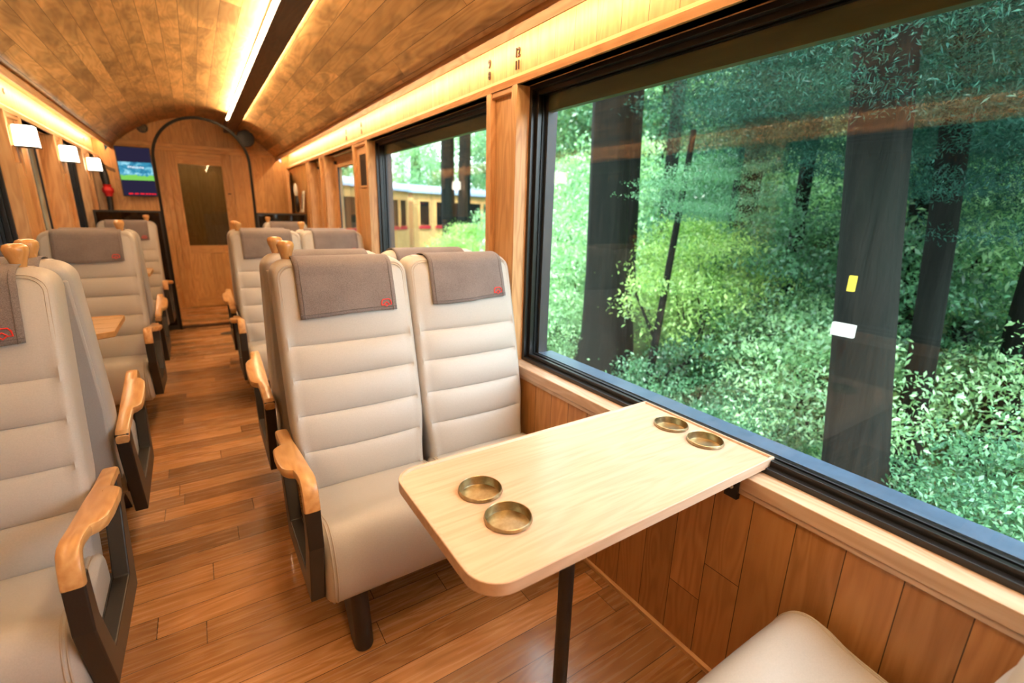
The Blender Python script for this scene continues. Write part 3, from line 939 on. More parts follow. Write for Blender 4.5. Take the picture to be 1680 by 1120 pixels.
def make_seat(side, seed, label, shift=0.0, drop=1.062, knob=True, arm=True, cat='seat', legs=None, kx=0.188):
    t = thing('train_seat', label, cat)
    bk = back_mesh().build('backrest', M['leather'], t, smooth=45)
    for ins in (0.016, 0.024):
        P = outline_path(ins)
        MB().tube([(x, yfront(x, z) - 0.0002, z) for x, z in P], 0.0017, 6).build('stitching', M['stitch'], bk, smooth=60)
    # rear shell
    mb = MB()
    mb.loft([[(x * (wz(z) - 0.012), lean(z) + TB - 0.012 + d, z) for x, d in ((-1, 0), (1, 0), (1, 0.022), (-1, 0.022))] for z in (0.34, 0.5, 0.7, 0.9, 1.05, 1.15, 1.2)])
    mb.build('back_shell', M['leather'], t, smooth=40, bevel=0.006)
    cu = cushion_mesh().build('seat_cushion', M['leather'], t, smooth=60)
    for sg in (-1, 1):
        for dx in (0.020, 0.030):
            x = sg * (HWS - dx)
            lp = cushion_loops([(x, 0.0017 if dx < 0.03 else 0.0)])[0]
            lp = [p for p in lp if p[1] < -0.38 or p[2] < 0.2]
            # order the open line from the rear top forward to the bottom
            i0 = max(range(len(lp)), key=lambda i: lp[i][1] + (1 if lp[i][2] > 0.35 else 0))
            lp = lp[i0:] + lp[:i0]
            lp = [p for p in lp if p[1] < -0.60 or p[2] > 0.35]
            MB().tube(lp, 0.0026, 6).build('piping', M['stitch'], cu, smooth=60)
    MB().box(-0.20, 0.20, -0.60, -0.24, 0.19, 0.262).build('seat_base', M['black'], t, bevel=0.006)
    for lx in {0: (0.15,), -1: (-0.15,), 1: (-0.15, 0.15)}[side] if legs is None else legs:
        loops = []
        for z, ya, yb_ in ((0.0, -0.772, -0.690), (0.012, -0.778, -0.685), (0.10, -0.768, -0.62), (0.215, -0.745, -0.52)):
            r = 0.030
            lp = [(lx + r * math.cos(a), ya + r + r * math.sin(a), z) for a in [PI + PI * i / 8 for i in range(9)]]
            lp += [(lx + r, yb_, z), (lx - r, yb_, z)]
            loops.append(lp)
        MB().loft(loops).build('leg', M['black'], t, smooth=35)
    # headrest cover
    cm, grid = cover_mesh(seed, shift, drop)
    cv = cm.build('headrest_cover', M['wool'], t, smooth=60)
    md = cv.modifiers.new('solid', 'SOLIDIFY'); md.thickness = 0.003; md.offset = 1.0
    hm = MB()
    for ci in (1, len(grid) - 2):
        hm.tube([(p[0], p[1] - 0.0042, p[2]) for p in grid[ci][:22]], 0.0013, 5)
    hm.tube([(g[1][0], g[1][1] - 0.0042, g[1][2] + 0.006) for g in grid], 0.0013, 5)
    hm.build('hem_stitching', M['hem'], cv, smooth=60)
    # red embroidered emblem, lower right corner as the sitter's front is seen
    ex, ez = 0.138 + shift, drop + 0.032
    sc = 0.040
    def onc(u, v):
        x = ex + u * sc; z = ez + v * sc
        ci = min(range(len(grid)), key=lambda i: abs(grid[i][3][0] - x))
        ys_ = [p for p in grid[ci][:18]]
        q = min(ys_, key=lambda p: abs(p[2] - z))
        return (x, q[1] - 0.0055, z)
    em_ = MB()
    out = [(-0.50, -0.18), (-0.46, 0.18), (-0.30, 0.36), (0.30, 0.36), (0.46, 0.18), (0.50, -0.18), (0.22, -0.16), (0.0, -0.34), (-0.22, -0.16), (-0.50, -0.18)]
    em_.tube([onc(*p) for p in out], 0.0021, 5)
    em_.tube([onc(*p) for p in ((-0.24, -0.12), (0.0, 0.10), (0.24, -0.12))], 0.0021, 5)
    em_.build('emblem', M['red'], cv, smooth=60)
    if knob and side:
        kx = side * kx
        kz = 1.250; ky = lean(1.25) + TB * 0.48
        prof = [(0.008, -0.010), (0.0145, -0.006), (0.0150, 0.004), (0.0172, 0.018), (0.0215, 0.034), (0.0270, 0.049), (0.0298, 0.060), (0.0295, 0.068), (0.0255, 0.0755), (0.016, 0.0795), (0.003, 0.0805)]
        MB().lathe(prof, (kx, ky, kz), 28).build('grab_knob', M['knob'], t, smooth=60)
    if arm and side:
        s = side
        st = [(-0.170, 0.585, 0.255, 0.297), (-0.185, 0.606, 0.254, 0.299), (-0.33, 0.624, 0.254, 0.300), (-0.362, 0.629, 0.254, 0.302), (-0.374, 0.631, 0.254, 0.317), (-0.395, 0.634, 0.253, 0.330), (-0.46, 0.644, 0.252, 0.334),
              (-0.55, 0.658, 0.252, 0.334), (-0.605, 0.667, 0.252, 0.330), (-0.632, 0.671, 0.252, 0.318), (-0.648, 0.674, 0.252, 0.302), (-0.70, 0.684, 0.252, 0.299), (-0.735, 0.686, 0.252, 0.298), (-0.757, 0.677, 0.252, 0.298), (-0.772, 0.655, 0.252, 0.298), (-0.783, 0.618, 0.252, 0.298), (-0.786, 0.596, 0.252, 0.298)]
        loops = []
        for i, (y, z, xi, xo) in enumerate(st):
            a = st[max(0, i - 1)]; b = st[min(len(st) - 1, i + 1)]
            ty, tz = b[0] - a[0], b[1] - a[1]
            L = math.hypot(ty, tz); ty /= L; tz /= L
            ny, nz_ = tz, -ty          # towards the top side
            if i == 0: ny, nz_ = 0.15, 0.98
            th = 0.031; r = 0.009
            cr = [(xi, -th + r * 0.5), (xi, -r), (xi + r * 0.3, -r * 0.3), (xi + r, 0), (xo - r, 0), (xo - r * 0.3, -r * 0.3), (xo, -r), (xo, -th + r), (xo - r * 0.6, -th), (xi + r * 0.6, -th)]
            loops.append([(s * x, y + ny * d, z + nz_ * d) for x, d in cr])
        MB().loft(loops).build('armrest', M['arm'], t, smooth=33)
        O = [(-0.172, 0.592), (-0.19, 0.49), (-0.270, 0.200), (-0.716, 0.228), (-0.787, 0.47), (-0.779, 0.600)]
        I = [(-0.245, 0.595), (-0.265, 0.49), (-0.350, 0.300), (-0.665, 0.312), (-0.730, 0.48), (-0.733, 0.610)]
        mb = MB()
        for i in range(5):
            q = [O[i], O[i + 1], I[i + 1], I[i]]
            b = len(mb.v)
            for x in (0.253, 0.297):
                mb.v += [(s * x, p[0], p[1]) for p in q]
            mb.face((b, b + 1, b + 2, b + 3)); mb.face((b + 7, b + 6, b + 5, b + 4))
            mb.face((b, b + 4, b + 5, b + 1)); mb.face((b + 2, b + 6, b + 7, b + 3))
            if i == 0: mb.face((b, b + 3, b + 7, b + 4))
            if i == 4: mb.face((b + 1, b + 5, b + 6, b + 2))
        fr = mb.build('armrest_frame', M['black'], t)
        bm = bmesh.new(); bm.from_mesh(fr.data); bmesh.ops.remove_doubles(bm, verts=bm.verts[:], dist=1e-5); bmesh.ops.recalc_face_normals(bm, faces=bm.faces[:]); bm.to_mesh(fr.data); bm.free()
        md = fr.modifiers.new('bevel', 'BEVEL'); md.width = 0.004; md.segments = 2; md.limit_method = 'ANGLE'
        MB().box(s * 0.235, s * 0.256, -0.55, -0.33, 0.27, 0.31).build('armrest_bracket', M['black'], t)
    return t

CXA, CXW = 0.457, 0.962          # right aisle / window seat centres
CXL = -0.614                     # left single seats
CY = 2.08; PITCH = 2.36; CYL = 2.06
G_F = 'seats facing the camera'; G_B = 'seats facing away from the camera'
def put(o, x, y, rz=0.0):
    o.location = (x, y, 0); o.rotation_euler = (0, 0, rz); return o
# right side, facing the camera
sA = put(make_seat(-1, 1, 'cream leather aisle seat just behind the near wooden table, wood armrest on its left'), CXA, CY)
sW = put(make_seat(0, 2, 'cream leather window seat without armrest behind the near wooden table', shift=0.015, drop=1.075), CXW, CY)
dup(sA, (CXA, CY + PITCH, 0), 0, 'cream aisle seat on the right of the aisle in the second row facing the camera')
dup(sW, (CXW, CY + PITCH, 0), 0, 'cream window seat in the second row facing the camera, next to the side door pier')
sK = put(make_seat(-1, 3, 'farthest cream window seat on the right, alone before the smoked glass screen', arm=False), CXW - 0.02, CY + 2 * PITCH - 0.02)
# right side, facing away (arm and knob on the aisle side -> local +x)
sB = put(make_seat(1, 4, 'cream aisle seat back to back behind the near aisle seat, pale armrest on the aisle'), CXA, CY, PI)
dup(sW, (CXW, CY, 0), PI, 'cream window seat back to back behind the near window seat')
dup(sB, (CXA, CY + PITCH, 0), PI, 'cream aisle seat turned away in the second right row, only its knob showing')
sKB = put(make_seat(1, 5, 'cream window seat turned away in the second right row with a wood knob on top', arm=False), CXW + 0.006, CY + PITCH, PI)
# bottom right seat by the camera
dup(sW, (CXW, -0.31, 0), PI, 'cream seat cushion at the bottom right corner facing the near table')
# left side
sL = put(make_seat(1, 6, 'large cream seat at the left edge nearest the camera with a curved wood armrest', drop=1.066, kx=0.172), CXL, CYL)
dup(sL, (CXL, CYL + PITCH, 0), 0, 'cream seat in the second left row behind the small table, facing the camera')
dup(sL, (CXL, CYL + 2 * PITCH - 0.02, 0), 0, 'farthest cream seat on the left in front of the smoked glass screen')
sLB = put(make_seat(-1, 7, 'cream seat turned away behind the nearest left seat, pale armrest over a black frame', kx=0.150), CXL, CYL - 0.05, PI)
dup(sLB, (CXL, CYL - 0.05 + PITCH, 0), PI, 'cream seat turned away behind the second left seat')

# ================================================================== TABLES
def rounded(pts, radii, n=8):
    out = []; N = len(pts)
    for i, (p, r) in enumerate(zip(pts, radii)):
        p = Vector((*p, 0)); a = Vector((*pts[i - 1], 0)); b = Vector((*pts[(i + 1) % N], 0))
        if r <= 0:
            out.append((p.x, p.y)); continue
        u = (a - p).normalized(); v = (b - p).normalized()
        half = math.acos(max(-1, min(1, u.dot(v)))) / 2
        d = r / math.tan(half); c = p + (u + v).normalized() * (r / math.sin(half))
        s = p + u * d; e = p + v * d
        a0_ = math.atan2(s.y - c.y, s.x - c.x); a1_ = math.atan2(e.y - c.y, e.x - c.x)
        da = (a1_ - a0_ + PI) % (2 * PI) - PI
        for j in range(n + 1):
            t = a0_ + da * j / n
            out.append((c.x + r * math.cos(t), c.y + r * math.sin(t)))
    return out
def inset_poly(poly, d):
    N = len(poly); out = []
    area = sum(poly[i][0] * poly[(i + 1) % N][1] - poly[(i + 1) % N][0] * poly[i][1] for i in range(N))
    sg = 1 if area > 0 else -1
    for i in range(N):
        p = Vector(poly[i]); a = Vector(poly[i - 1]); b = Vector(poly[(i + 1) % N])
        n1 = Vector((-(p - a).y, (p - a).x)); n2 = Vector((-(b - p).y, (b - p).x))
        if n1.length > 1e-9: n1.normalize()
        if n2.length > 1e-9: n2.normalize()
        m = (n1 + n2)
        m = m.normalized() if m.length > 1e-6 else n1
        out.append(tuple(p + m * (sg * d / max(0.4, m.dot(n1)))))
    return out
def table_top_mesh(poly, zb, zt, lip, name, cups, r):
    mb = MB()
    L = lambda pl, z: [(p[0], p[1], z) for p in pl]
    mb.loft([L(inset_poly(poly, 0.005), zb), L(poly, zb + 0.005), L(poly, zt - 0.0015), L(inset_poly(poly, 0.0015), zt), L(inset_poly(poly, 0.007), zt), L(inset_poly(poly, 0.010), zt - lip)])
    o = mb.build(name, M['table'] if cups else M['honey'], None, smooth=24)
    if cups:
        cut = MB()
        for cx, cy in cups:
            cut.lathe([(r, zt - 0.021), (r, zt + 0.03)], (cx, cy, 0), 40)
        co = cut.build('cutter', M['table'])
        md = o.modifiers.new('b', 'BOOLEAN'); md.object = co; md.operation = 'DIFFERENCE'; md.solver = 'EXACT'
        dg = bpy.context.evaluated_depsgraph_get()
        me = bpy.data.meshes.new_from_object(o.evaluated_get(dg))
        o.modifiers.clear(); o.data = me; me.name = name
        bpy.data.objects.remove(co)
    return o
TX, TY, TZ = 0.8, 0.849, 0.778
t = thing('folding_table', 'pale wooden table fixed by the big window with four brass cup rings', 'table', (TX, TY, 0))
poly = rounded([(0.353 - TX, 0.605 - TY), (1.340 - TX, 0.605 - TY), (1.340 - TX, 1.094 - TY), (0.353 - TX, 1.094 - TY)], [0.075, 0.0, 0.0, 0.065])
CUPS = [(0.5175 - TX, 0.906 - TY), (0.517 - TX, 0.775 - TY), (1.257 - TX, 0.910 - TY), (1.255 - TX, 0.778 - TY)]
top = table_top_mesh(poly, TZ - 0.034, TZ, 0.006, 'tabletop', CUPS, 0.0545)
top.parent = t
for cx, cy in CUPS:
    prof = [(0.002, TZ - 0.0205), (0.0535, TZ - 0.0205), (0.0543, TZ - 0.0195)]
    mb = MB(); mb.lathe([(0.001, TZ - 0.0195), (0.0505, TZ - 0.0195), (0.0515, TZ - 0.018), (0.0525, TZ + 0.0035), (0.0535, TZ + 0.0045), (0.0550, TZ + 0.0035), (0.0565, TZ - 0.0035), (0.0540, TZ - 0.0045), (0.0535, TZ - 0.0208), (0.001, TZ - 0.0208)], (cx, cy, 0), 48)
    mb.build('cup_holder', M['brass'], t, smooth=40)
MB().lathe([(0.02, 0.0), (0.0225, 0.001), (0.0225, TZ - 0.034), (0.02, TZ - 0.033)], (0.788 - TX, 0.862 - TY, 0), 24).build('leg', M['black'], t, smooth=40)
MB().box(-0.10, 0.10, -0.05, 0.10, TZ - 0.046, TZ - 0.034).build('leg_plate', M['black'], t)
mb = MB().box(XR - 0.004 - TX, XR + 0.009 - TX, 0.635 - TY, 0.675 - TY, 0.655, 0.672)
mb.box(XR - 0.006 - TX, XR + 0.001 - TX, 0.635 - TY, 0.675 - TY, 0.655, TZ - 0.034)
mb.box(XR - 0.08 - TX, XR - 0.006 - TX, 0.635 - TY, 0.675 - TY, TZ - 0.040, TZ - 0.034)
mb.build('wall_bracket', M['black'], t)
mb = MB(); mb.loft([[(XR - 0.006 - TX - d, 0.655 - TY + rr * math.cos(2 * PI * j / 12), 0.69 + rr * math.sin(2 * PI * j / 12)) for j in range(12)] for rr, d in ((0.006, 0.0), (0.006, 0.004), (0.003, 0.005))])
mb.build('screw', M['white'], t)
def left_table(y, lab):
    t = thing('side_table', lab, 'table', (XL, y, 0))
    poly = [(-0.02, -0.24), (0.40, -0.24), (0.49, -0.19), (0.49, 0.23), (0.47, 0.25), (-0.02, 0.25)]
    o = table_top_mesh(poly, 0.79, 0.822, 0.004, 'tabletop', None, 0)
    o.parent = t
    MB().lathe([(0.02, 0.0), (0.06, 0.001), (0.06, 0.008), (0.0225, 0.012), (0.0225, 0.79), (0.02, 0.791)], (0.26, 0.0, 0), 20).build('leg', M['black'], t, smooth=40)
    return t
left_table(3.22, 'small honey wood table corner between the first and second left seats')
left_table(5.72, 'small honey wood table corner before the farthest left seat')

# floor drain
t = thing('floor_drain', 'flat oval brown metal plate in the floor before the door step', 'drain', (0.185, 6.30, 0.0))
mb = MB(); mb.loft([[(0.10 * s * math.cos(2 * PI * j / 32), 0.07 * s * math.sin(2 * PI * j / 32), z) for j in range(32)] for s, z in ((1.0, 0.0), (1.0, 0.003), (0.92, 0.005))])
mb.build('plate', plain('drain_metal', (0.10, 0.075, 0.05), 0.5, 0.6), t, smooth=30)

# ================================================================== OUTSIDE
rs = np.random.RandomState(11)
def leaf_mesh(name, n, rad, clumps, size, mat, seed, spread=0.2, shape='ball', flat=0.45, wr=0.42):
    r = np.random.RandomState(seed)
    rad = np.array(rad, float)
    c = r.normal(size=(clumps, 3)); c /= np.linalg.norm(c, axis=1)[:, None]
    c *= (r.uniform(0.25, 1.0, size=(clumps, 1)) ** 0.5)
    if shape == 'cone':
        h = r.uniform(0, 1, clumps) ** 1.1
        a = r.uniform(0, 2 * np.pi, clumps); q = (1 - h) * (0.45 + 0.55 * r.uniform(0, 1, clumps)) + 0.06
        c = np.stack([q * np.cos(a), q * np.sin(a), h * 2 - 1], 1)
    ci = r.randint(0, clumps, n)
    p = c[ci] + r.normal(size=(n, 3)) * spread * np.array([1, 1, flat])
    p = p * rad
    nrm = r.normal(size=(n, 3)) * 0.75 + np.array([0, 0, 0.75]); nrm /= np.linalg.norm(nrm, axis=1)[:, None]
    d = r.normal(size=(n, 3)); d -= nrm * np.sum(d * nrm, 1)[:, None]; d /= np.linalg.norm(d, axis=1)[:, None]
    d[:, 2] -= 0.3; s = np.cross(nrm, d); s /= np.linalg.norm(s, axis=1)[:, None]
    L = size * r.uniform(0.55, 1.25, size=(n, 1)); Wd = L * wr * r.uniform(0.8, 1.2, size=(n, 1))
    v = np.stack([p - d * L * 0.5, p + s * Wd * 0.5 + nrm * L * 0.06, p + d * L * 0.5 - nrm * L * 0.08, p - s * Wd * 0.5 + nrm * L * 0.06], 1).reshape(-1, 3)
    me = bpy.data.meshes.new(name)
    me.vertices.add(4 * n); me.vertices.foreach_set('co', v.astype(np.float32).ravel())
    me.loops.add(4 * n); me.loops.foreach_set('vertex_index', np.arange(4 * n, dtype=np.int32))
    me.polygons.add(n); me.polygons.foreach_set('loop_start', np.arange(0, 4 * n, 4, dtype=np.int32))
    me.update(calc_edges=True)
    cl = np.clip(r.uniform(0, 1, clumps)[ci] * 0.65 + r.uniform(0, 0.5, n), 0, 1)
    at = me.attributes.new('tint', 'FLOAT_COLOR', 'POINT')
    cc = np.repeat(cl, 4); at.data.foreach_set('color', np.stack([cc, cc, cc, np.ones_like(cc)], 1).astype(np.float32).ravel())
    me.materials.append(mat)
    return me
FOL = {
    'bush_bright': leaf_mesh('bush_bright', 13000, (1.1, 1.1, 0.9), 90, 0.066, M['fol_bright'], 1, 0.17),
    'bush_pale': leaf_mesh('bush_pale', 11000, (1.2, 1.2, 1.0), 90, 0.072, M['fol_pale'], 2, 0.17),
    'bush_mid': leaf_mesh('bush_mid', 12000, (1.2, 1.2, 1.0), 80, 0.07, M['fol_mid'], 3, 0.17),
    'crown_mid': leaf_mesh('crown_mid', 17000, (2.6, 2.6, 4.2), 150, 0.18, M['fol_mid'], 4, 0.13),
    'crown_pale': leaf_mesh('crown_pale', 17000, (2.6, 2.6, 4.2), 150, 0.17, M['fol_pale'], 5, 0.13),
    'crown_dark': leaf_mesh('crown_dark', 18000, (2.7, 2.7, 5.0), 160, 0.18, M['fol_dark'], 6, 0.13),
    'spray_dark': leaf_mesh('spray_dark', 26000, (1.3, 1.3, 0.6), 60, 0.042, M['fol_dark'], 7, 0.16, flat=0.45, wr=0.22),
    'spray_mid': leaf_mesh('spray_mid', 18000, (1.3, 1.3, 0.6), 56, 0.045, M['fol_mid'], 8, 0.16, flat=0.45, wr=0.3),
}
def track_x(y):
    return max(0.0, y - 9.0) * 0.55
def zg(x, y):
    d = x - 2.6 - max(0.0, y - 5.0) * 0.62
    h = -0.95
    if d > 0:
        h += min(d, 30) * 0.16 + 0.012 * min(d, 30) ** 1.6
    return h + 0.18 * math.sin(x * 0.9 + 1.3) * math.sin(y * 0.7) * (1 if d > 0 else 0.2)
# ground
mb = MB(); NX, NY = 70, 60
gx = [1.5 + 58 * (i / NX) ** 1.5 for i in range(NX + 1)]; gy = [-26 + 86 * j / NY for j in range(NY + 1)]
for x in gx:
    for y in gy:
        mb.v.append((x, y, zg(x, y)))
for i in range(NX):
    for j in range(NY):
        a = i * (NY + 1) + j
        mb.face((a, a + NY + 1, a + NY + 2, a + 1))
tag(mb.build('hillside', M['ground'], None, smooth=80), 'green forest slope rising outside the right windows', 'ground', kind='structure')
mb = MB()  # steep bank added to keep sun and sky out of the left windows
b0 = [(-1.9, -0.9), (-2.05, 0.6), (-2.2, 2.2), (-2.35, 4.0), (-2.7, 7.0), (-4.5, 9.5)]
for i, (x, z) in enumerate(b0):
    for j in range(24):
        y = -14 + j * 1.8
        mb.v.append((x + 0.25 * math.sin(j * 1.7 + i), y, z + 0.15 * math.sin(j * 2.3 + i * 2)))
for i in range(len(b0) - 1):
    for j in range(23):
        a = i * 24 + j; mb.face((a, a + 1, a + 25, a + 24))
tag(mb.build('light_block_bank', plain('bank_shade_tone', (0.012, 0.014, 0.008), 1.0, nscale=2.5, nvar=0.7, spec=0.05), None, smooth=80), 'added shade dark bank blocking sun and sky outside the left windows', 'ground', kind='structure')  # base colour darkened to put the bank in shadow

def fol_obj(key, parent, loc, sc, rz):
    o = bpy.data.objects.new('foliage', FOL[key]); COL.objects.link(o)
    o.parent = parent; o.location = loc; o.scale = sc if isinstance(sc, tuple) else (sc,) * 3; o.rotation_euler = (0, 0, rz)
    return o
def trunk_mesh(h, r0, r1, seed, lean_=(0, 0), n=18):
    r = random.Random(seed); mb = MB(); loops = []
    ph = [r.uniform(0, 6.28) for _ in range(5)]
    for i in range(17):
        f = i / 16; z = h * f
        rr = r0 + (r1 - r0) * f + r0 * 0.55 * math.exp(-z / 0.35)
        cx = lean_[0] * z + 0.04 * math.sin(z * 0.8 + ph[0]); cy = lean_[1] * z + 0.04 * math.sin(z * 0.7 + ph[1])
        loops.append([(cx + rr * (1 + 0.07 * math.sin(5 * a + ph[2]) + 0.04 * math.sin(9 * a + ph[3] + z)) * math.cos(a), cy + rr * (1 + 0.07 * math.sin(5 * a + ph[2]) + 0.04 * math.sin(9 * a + ph[4] + z)) * math.sin(a), z) for a in [2 * PI * j / n for j in range(n)]])
    return mb.loft(loops)
def tree(name, x, y, h, r, seed, lab, fols=(), lean_=(0, 0), group=None):
    z = zg(x, y) - 0.1
    t = thing(name, lab, 'tree', (x, y, z), group=group)
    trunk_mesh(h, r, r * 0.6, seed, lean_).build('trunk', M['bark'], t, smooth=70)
    for (key, loc, sc, rz) in fols:
        fol_obj(key, t, loc, sc, rz)
    return t
def branch(t, pts, r):
    MB().tube(pts, [r * (1 - 0.8 * i / (len(pts) - 1)) for i in range(len(pts))], 7).build('branch', M['bark'], t, smooth=60)

# the trunks that can be told apart
tA = tree('cedar_tree', 4.2, 4.30, 12, 0.26, 1, 'thick dark trunk near the left edge of the big window', [('spray_dark', (0.9, -0.9, 3.9), 1.1, 0.4), ('spray_dark', (0.7, -1.2, 3.2), 0.8, 1.4), ('spray_dark', (1.6, -1.6, 3.4), 1.1, 2.4)])
tB = tree('cedar_tree', 3.4, 0.93, 12, 0.175, 2, 'dark trunk in the big window bearing a white plate and a yellow tag', [('spray_dark', (0.0, 0.5, 3.55), 0.85, 0.2), ('spray_dark', (0.9, -0.8, 3.2), 0.9, 2.2), ('spray_dark', (1.2, 0.9, 3.3), 1.0, 1.2), ('spray_dark', (1.6, -0.1, 2.75), 0.8, 0.7), ('spray_dark', (0.6, -0.1, 4.4), 1.2, 4.0)], (0.0, 0.12))
MB().box(-0.235, -0.205, 0.20, 0.32, 1.80, 1.875).build('white_plate', plain('weathered_plate', (0.42, 0.44, 0.40), 0.6), tB)
MB().box(-0.228, -0.205, 0.25, 0.285, 2.07, 2.16).build('yellow_tag', plain('yellow_tag', (0.5, 0.38, 0.03), 0.5), tB)
tC = tree('cedar_tree', 4.5, 1.07, 9, 0.095, 3, 'slim dark trunk just right of the plated trunk low in the big window', [('spray_mid', (0.3, -0.6, 4.2), 0.8, 0)], (0.0, 0.08))
tree('cedar_tree', 6.5, 13.43, 14, 0.21, 4, 'left one of the twin dark trunks seen through the second window', [('crown_dark', (0.3, 0, 8.5), (0.8, 0.8, 0.7), 0.3)])
tree('cedar_tree', 6.5, 12.42, 14, 0.185, 5, 'right one of the twin dark trunks seen through the second window', [('crown_dark', (0, 0, 9.0), (0.7, 0.7, 0.7), 1.3)])
tree('cedar_tree', 5.2, 0.72, 11, 0.12, 8, 'dark trunk at the far right edge of the big window', [('spray_dark', (0.2, -0.6, 3.4), 1.1, 0.6), ('spray_dark', (0.0, 0.6, 4.0), 1.2, 2.0), ('spray_dark', (0.8, 0.4, 2.9), 1.1, 3.0), ('crown_dark', (0.5, 0.3, 7.5), (0.6, 0.6, 0.5), 1.0)])
tree('cedar_tree', 5.0, 4.72, 10, 0.13, 13, 'slimmer dark trunk close beside the thick left trunk in the big window')
tG = tree('young_tree', 4.1, 3.34, 3.2, 0.045, 10, 'thin bending branched sapling left of centre in the big window', [('spray_mid', (0.0, -0.5, 2.6), 0.5, 0.3)], (0.05, -0.02))
branch(tG, [(0.03, 0, 0.5), (0.2, -0.35, 0.85), (0.3, -0.75, 1.15), (0.4, -1.2, 1.35)], 0.03)
branch(tG, [(0.06, 0, 1.0), (0.0, 0.3, 1.5), (0.05, 0.45, 2.0)], 0.022)
branch(tG, [(0.2, -0.35, 0.85), (0.25, -0.42, 1.3), (0.2, -0.3, 1.7)], 0.018)

tree('cedar_tree', 7.5, 6.1, 13, 0.13, 6, 'straight trunk rising behind the left edge of the bright yellow green shrub')
tree('cedar_tree', 7.0, 4.28, 14, 0.20, 9, 'broad trunk rising behind the middle of the bright yellow green shrub', [('spray_dark', (-0.8, -0.3, 4.6), 1.0, 0.5)])
tree('cedar_tree', 6.5, 3.2, 12, 0.085, 12, 'slim trunk midway between the bright shrub and the plated trunk')
tree('cedar_tree', 6.5, 1.97, 12, 0.13, 14, 'trunk half hidden just right behind the plated trunk, higher in the window', [('spray_dark', (-0.6, 0.2, 4.2), 1.1, 1.5)])
tree('cedar_tree', 7.2, 1.5, 12, 0.09, 15, 'thin trunk farther back between the plated trunk and the right edge')

# undergrowth shrubs
def shrub(key, x, y, s, seed, lab, group, dz=0.0):
    t = thing('shrub', lab, 'shrub', (x, y, zg(x, y) - 0.05), group=group)
    r = random.Random(seed)
    for q in range(3):
        a = r.uniform(0, 6.28)
        branch(t, [(0, 0, 0), (0.15 * math.cos(a) * s, 0.15 * math.sin(a) * s, 0.5 * s), (0.5 * math.cos(a) * s, 0.5 * math.sin(a) * s, 1.1 * s + dz)], 0.022)
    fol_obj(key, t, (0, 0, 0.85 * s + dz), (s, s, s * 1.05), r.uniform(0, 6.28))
GB = 'bright shrubs in the undergrowth'; GP = 'pale shrubs in the undergrowth'; GM = 'darker shrubs in the undergrowth'
LB = 'bright yellow green leafy shrub in the undergrowth outside'
LP = 'pale green feathery shrub in the undergrowth outside'
LM = 'mid green leafy shrub in the undergrowth outside'
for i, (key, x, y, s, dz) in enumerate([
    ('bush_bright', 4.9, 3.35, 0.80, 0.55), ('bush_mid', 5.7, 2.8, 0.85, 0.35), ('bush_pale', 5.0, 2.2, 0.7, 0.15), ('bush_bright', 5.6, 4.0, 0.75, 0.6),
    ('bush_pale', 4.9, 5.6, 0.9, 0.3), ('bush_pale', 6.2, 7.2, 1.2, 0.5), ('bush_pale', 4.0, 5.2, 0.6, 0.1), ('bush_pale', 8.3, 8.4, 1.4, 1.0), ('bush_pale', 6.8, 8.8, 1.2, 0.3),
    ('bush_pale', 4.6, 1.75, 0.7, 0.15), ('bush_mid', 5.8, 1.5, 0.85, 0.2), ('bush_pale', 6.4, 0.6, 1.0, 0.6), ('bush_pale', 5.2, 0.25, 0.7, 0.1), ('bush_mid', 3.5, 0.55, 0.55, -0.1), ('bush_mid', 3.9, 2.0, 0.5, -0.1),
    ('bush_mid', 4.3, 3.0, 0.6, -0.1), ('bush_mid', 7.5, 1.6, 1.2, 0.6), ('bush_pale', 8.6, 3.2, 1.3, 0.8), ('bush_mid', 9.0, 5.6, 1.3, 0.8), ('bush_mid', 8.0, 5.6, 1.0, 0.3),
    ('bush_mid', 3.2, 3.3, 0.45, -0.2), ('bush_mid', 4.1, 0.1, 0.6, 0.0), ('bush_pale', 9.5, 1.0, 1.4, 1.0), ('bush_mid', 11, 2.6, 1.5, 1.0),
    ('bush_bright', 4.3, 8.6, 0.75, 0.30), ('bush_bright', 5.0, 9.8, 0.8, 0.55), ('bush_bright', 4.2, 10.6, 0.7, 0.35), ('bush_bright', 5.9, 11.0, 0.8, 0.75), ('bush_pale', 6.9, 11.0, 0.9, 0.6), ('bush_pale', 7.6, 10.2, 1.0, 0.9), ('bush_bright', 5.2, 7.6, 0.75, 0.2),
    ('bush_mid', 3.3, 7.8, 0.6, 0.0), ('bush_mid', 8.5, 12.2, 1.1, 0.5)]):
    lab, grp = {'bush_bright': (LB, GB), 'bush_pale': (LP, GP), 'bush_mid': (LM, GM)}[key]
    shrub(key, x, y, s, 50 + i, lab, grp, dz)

# backdrop trees up the slope
bt = {}
for key, lab in (('crown_dark', 'tall dark cedar in the forest backdrop on the slope'), ('crown_mid', 'green broadleaf tree in the forest backdrop on the slope'), ('crown_pale', 'hazy pale green tree in the forest backdrop on the slope')):
    t = thing('forest_tree', lab, 'tree', (30, -40, 0), group=key.replace('crown_', '') + ' trees of the forest backdrop')
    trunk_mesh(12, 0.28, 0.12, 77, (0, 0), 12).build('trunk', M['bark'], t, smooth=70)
    fol_obj(key, t, (0, 0, 5.6), 1.0, 0)
    if key != 'crown_dark':
        fol_obj(key, t, (0.5, 0.4, 1.8), (0.9, 0.9, 0.45), 1.3)
    bt[key] = t
spots = []
rr = random.Random(5)
for x0, n_, y_lo, y_hi in ((12.0, 9, -4.0, 16.0), (15.5, 10, -5.0, 22.0), (20.0, 10, -6.0, 30.0), (26.0, 9, -6, 40)):
    for i in range(n_):
        spots.append((x0 + rr.uniform(-1.2, 1.2), y_lo + (y_hi - y_lo) * (i + rr.uniform(0.2, 0.8)) / n_))
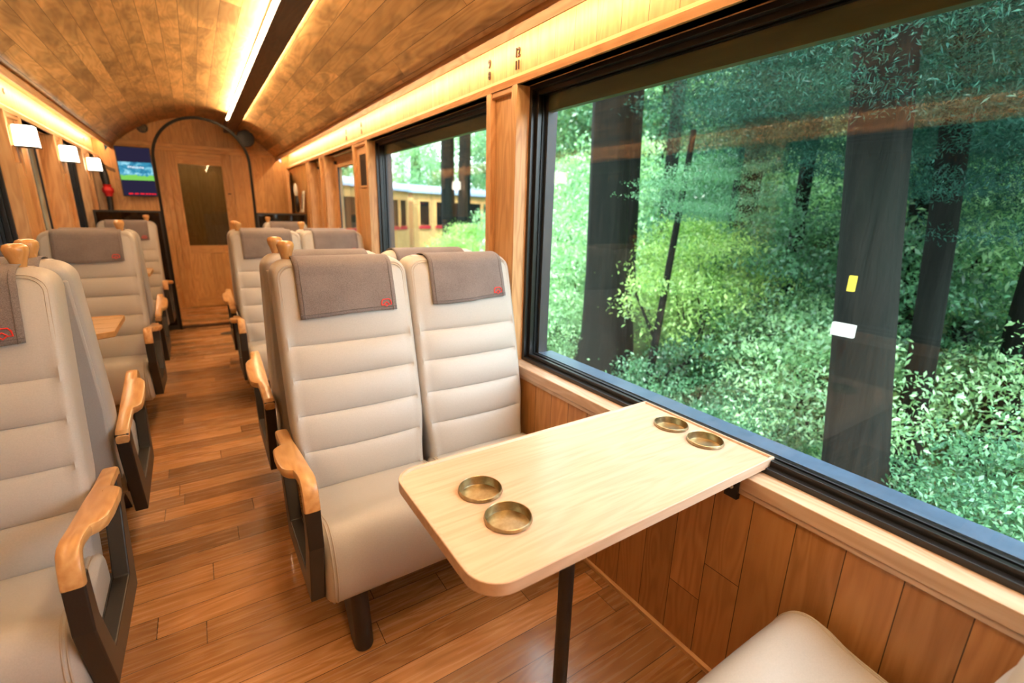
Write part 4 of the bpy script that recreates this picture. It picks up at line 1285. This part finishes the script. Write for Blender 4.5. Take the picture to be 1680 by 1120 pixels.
spots += [(13.0, 24.5), (10.5, 25.5), (7.0, 27.0), (4.0, 27.5), (16, 27), (1.0, 28), (12, 30), (7, 32)]
used = set()
for i, (x, y) in enumerate(spots):
    key = rr.choice(['crown_dark', 'crown_mid', 'crown_mid', 'crown_pale', 'crown_pale'])
    sc = rr.uniform(0.70, 1.0)
    loc = (x, y, zg(x, y) - 0.3); rz = rr.uniform(0, 6.28)
    if key in used:
        dup(bt[key], loc, rz, scale=(sc, sc, sc))
    else:
        used.add(key); bt[key].location = loc; bt[key].rotation_euler = (0, 0, rz); bt[key].scale = (sc,) * 3

# wooden carriage of the same train, rounding the curve ahead
M['car'] = wood('carriage_boards', (0.62, 0.34, 0.12), (0.82, 0.48, 0.19), (0.88, 0.58, 0.28), plank=(0.14, 6.0, 0.006), rough=0.5, var=0.12, coord='Object', axis='z', gapdark=0.5)
M['roof'] = plain('carriage_roof', (0.20, 0.27, 0.38), 0.4)
M['carred'] = plain('carriage_red', (0.55, 0.03, 0.06), 0.4)
def carriage(x, y, rz, L, lab, wins):
    t = thing('railway_carriage', lab, 'carriage', (x, y, -0.55), rz)
    MB().box(-L / 2, L / 2, -1.0, 1.0, 0.45, 2.72).build('body', M['car'], t)
    mb = MB(); mb.loft([[(xx, 1.08 * math.sin(a), 2.68 + 0.36 * math.cos(a)) for a in [-PI / 2 + PI * j / 16 for j in range(17)]] for xx in (-L / 2 - 0.12, L / 2 + 0.12)])
    mb.build('roof', M['roof'], t, smooth=40)
    MB().box(-L / 2 + 0.2, L / 2 - 0.2, -0.85, 0.85, 0.10, 0.45).build('underframe', M['black'], t)
    for (a, b) in wins:
        w = MB().box(a, b, -1.012, -0.99, 1.42, 2.36).build('window', M['frame'], t)
        mb = MB().box(a - 0.05, a, -1.03, -1.0, 1.37, 2.41, 'z').box(b, b + 0.05, -1.03, -1.0, 1.37, 2.41, 'z').box(a, b, -1.03, -1.0, 2.36, 2.41, 'x')
        mb.build('window_trim', M['car'], w)
        MB().box(a - 0.05, b + 0.05, -1.035, -1.0, 1.28, 1.40).build('red_sill', M['carred'], w)
    for sx in (-1, 1):
        for q in (-0.55, 0.55):
            w = MB(); w.loft([[(sx * (L / 2 - 1.4) + q + rr_ * math.cos(2 * PI * j / 20), yy, 0.05 + rr_ * math.sin(2 * PI * j / 20)) for j in range(20)] for yy, rr_ in ((-0.75, 0.34), (-0.62, 0.34), (-0.6, 0.28))])
            w.build('wheel', M['black'], t, smooth=40)
    return t
carriage(9.75, 20.4, math.radians(18), 5.6, 'rear wooden railway carriage on the curve, partly hidden by the twin trunks', [(-2.45, -1.95), (-1.55, -1.15), (-0.8, 0.1), (0.3, 1.2), (1.4, 2.3)])
carriage(4.55, 17.3, math.radians(42), 5.0, 'front wooden railway carriage at the left edge of the second window', [(-1.9, -1.2), (-0.8, -0.1), (0.3, 0.9), (1.15, 1.6), (1.8, 2.25)])
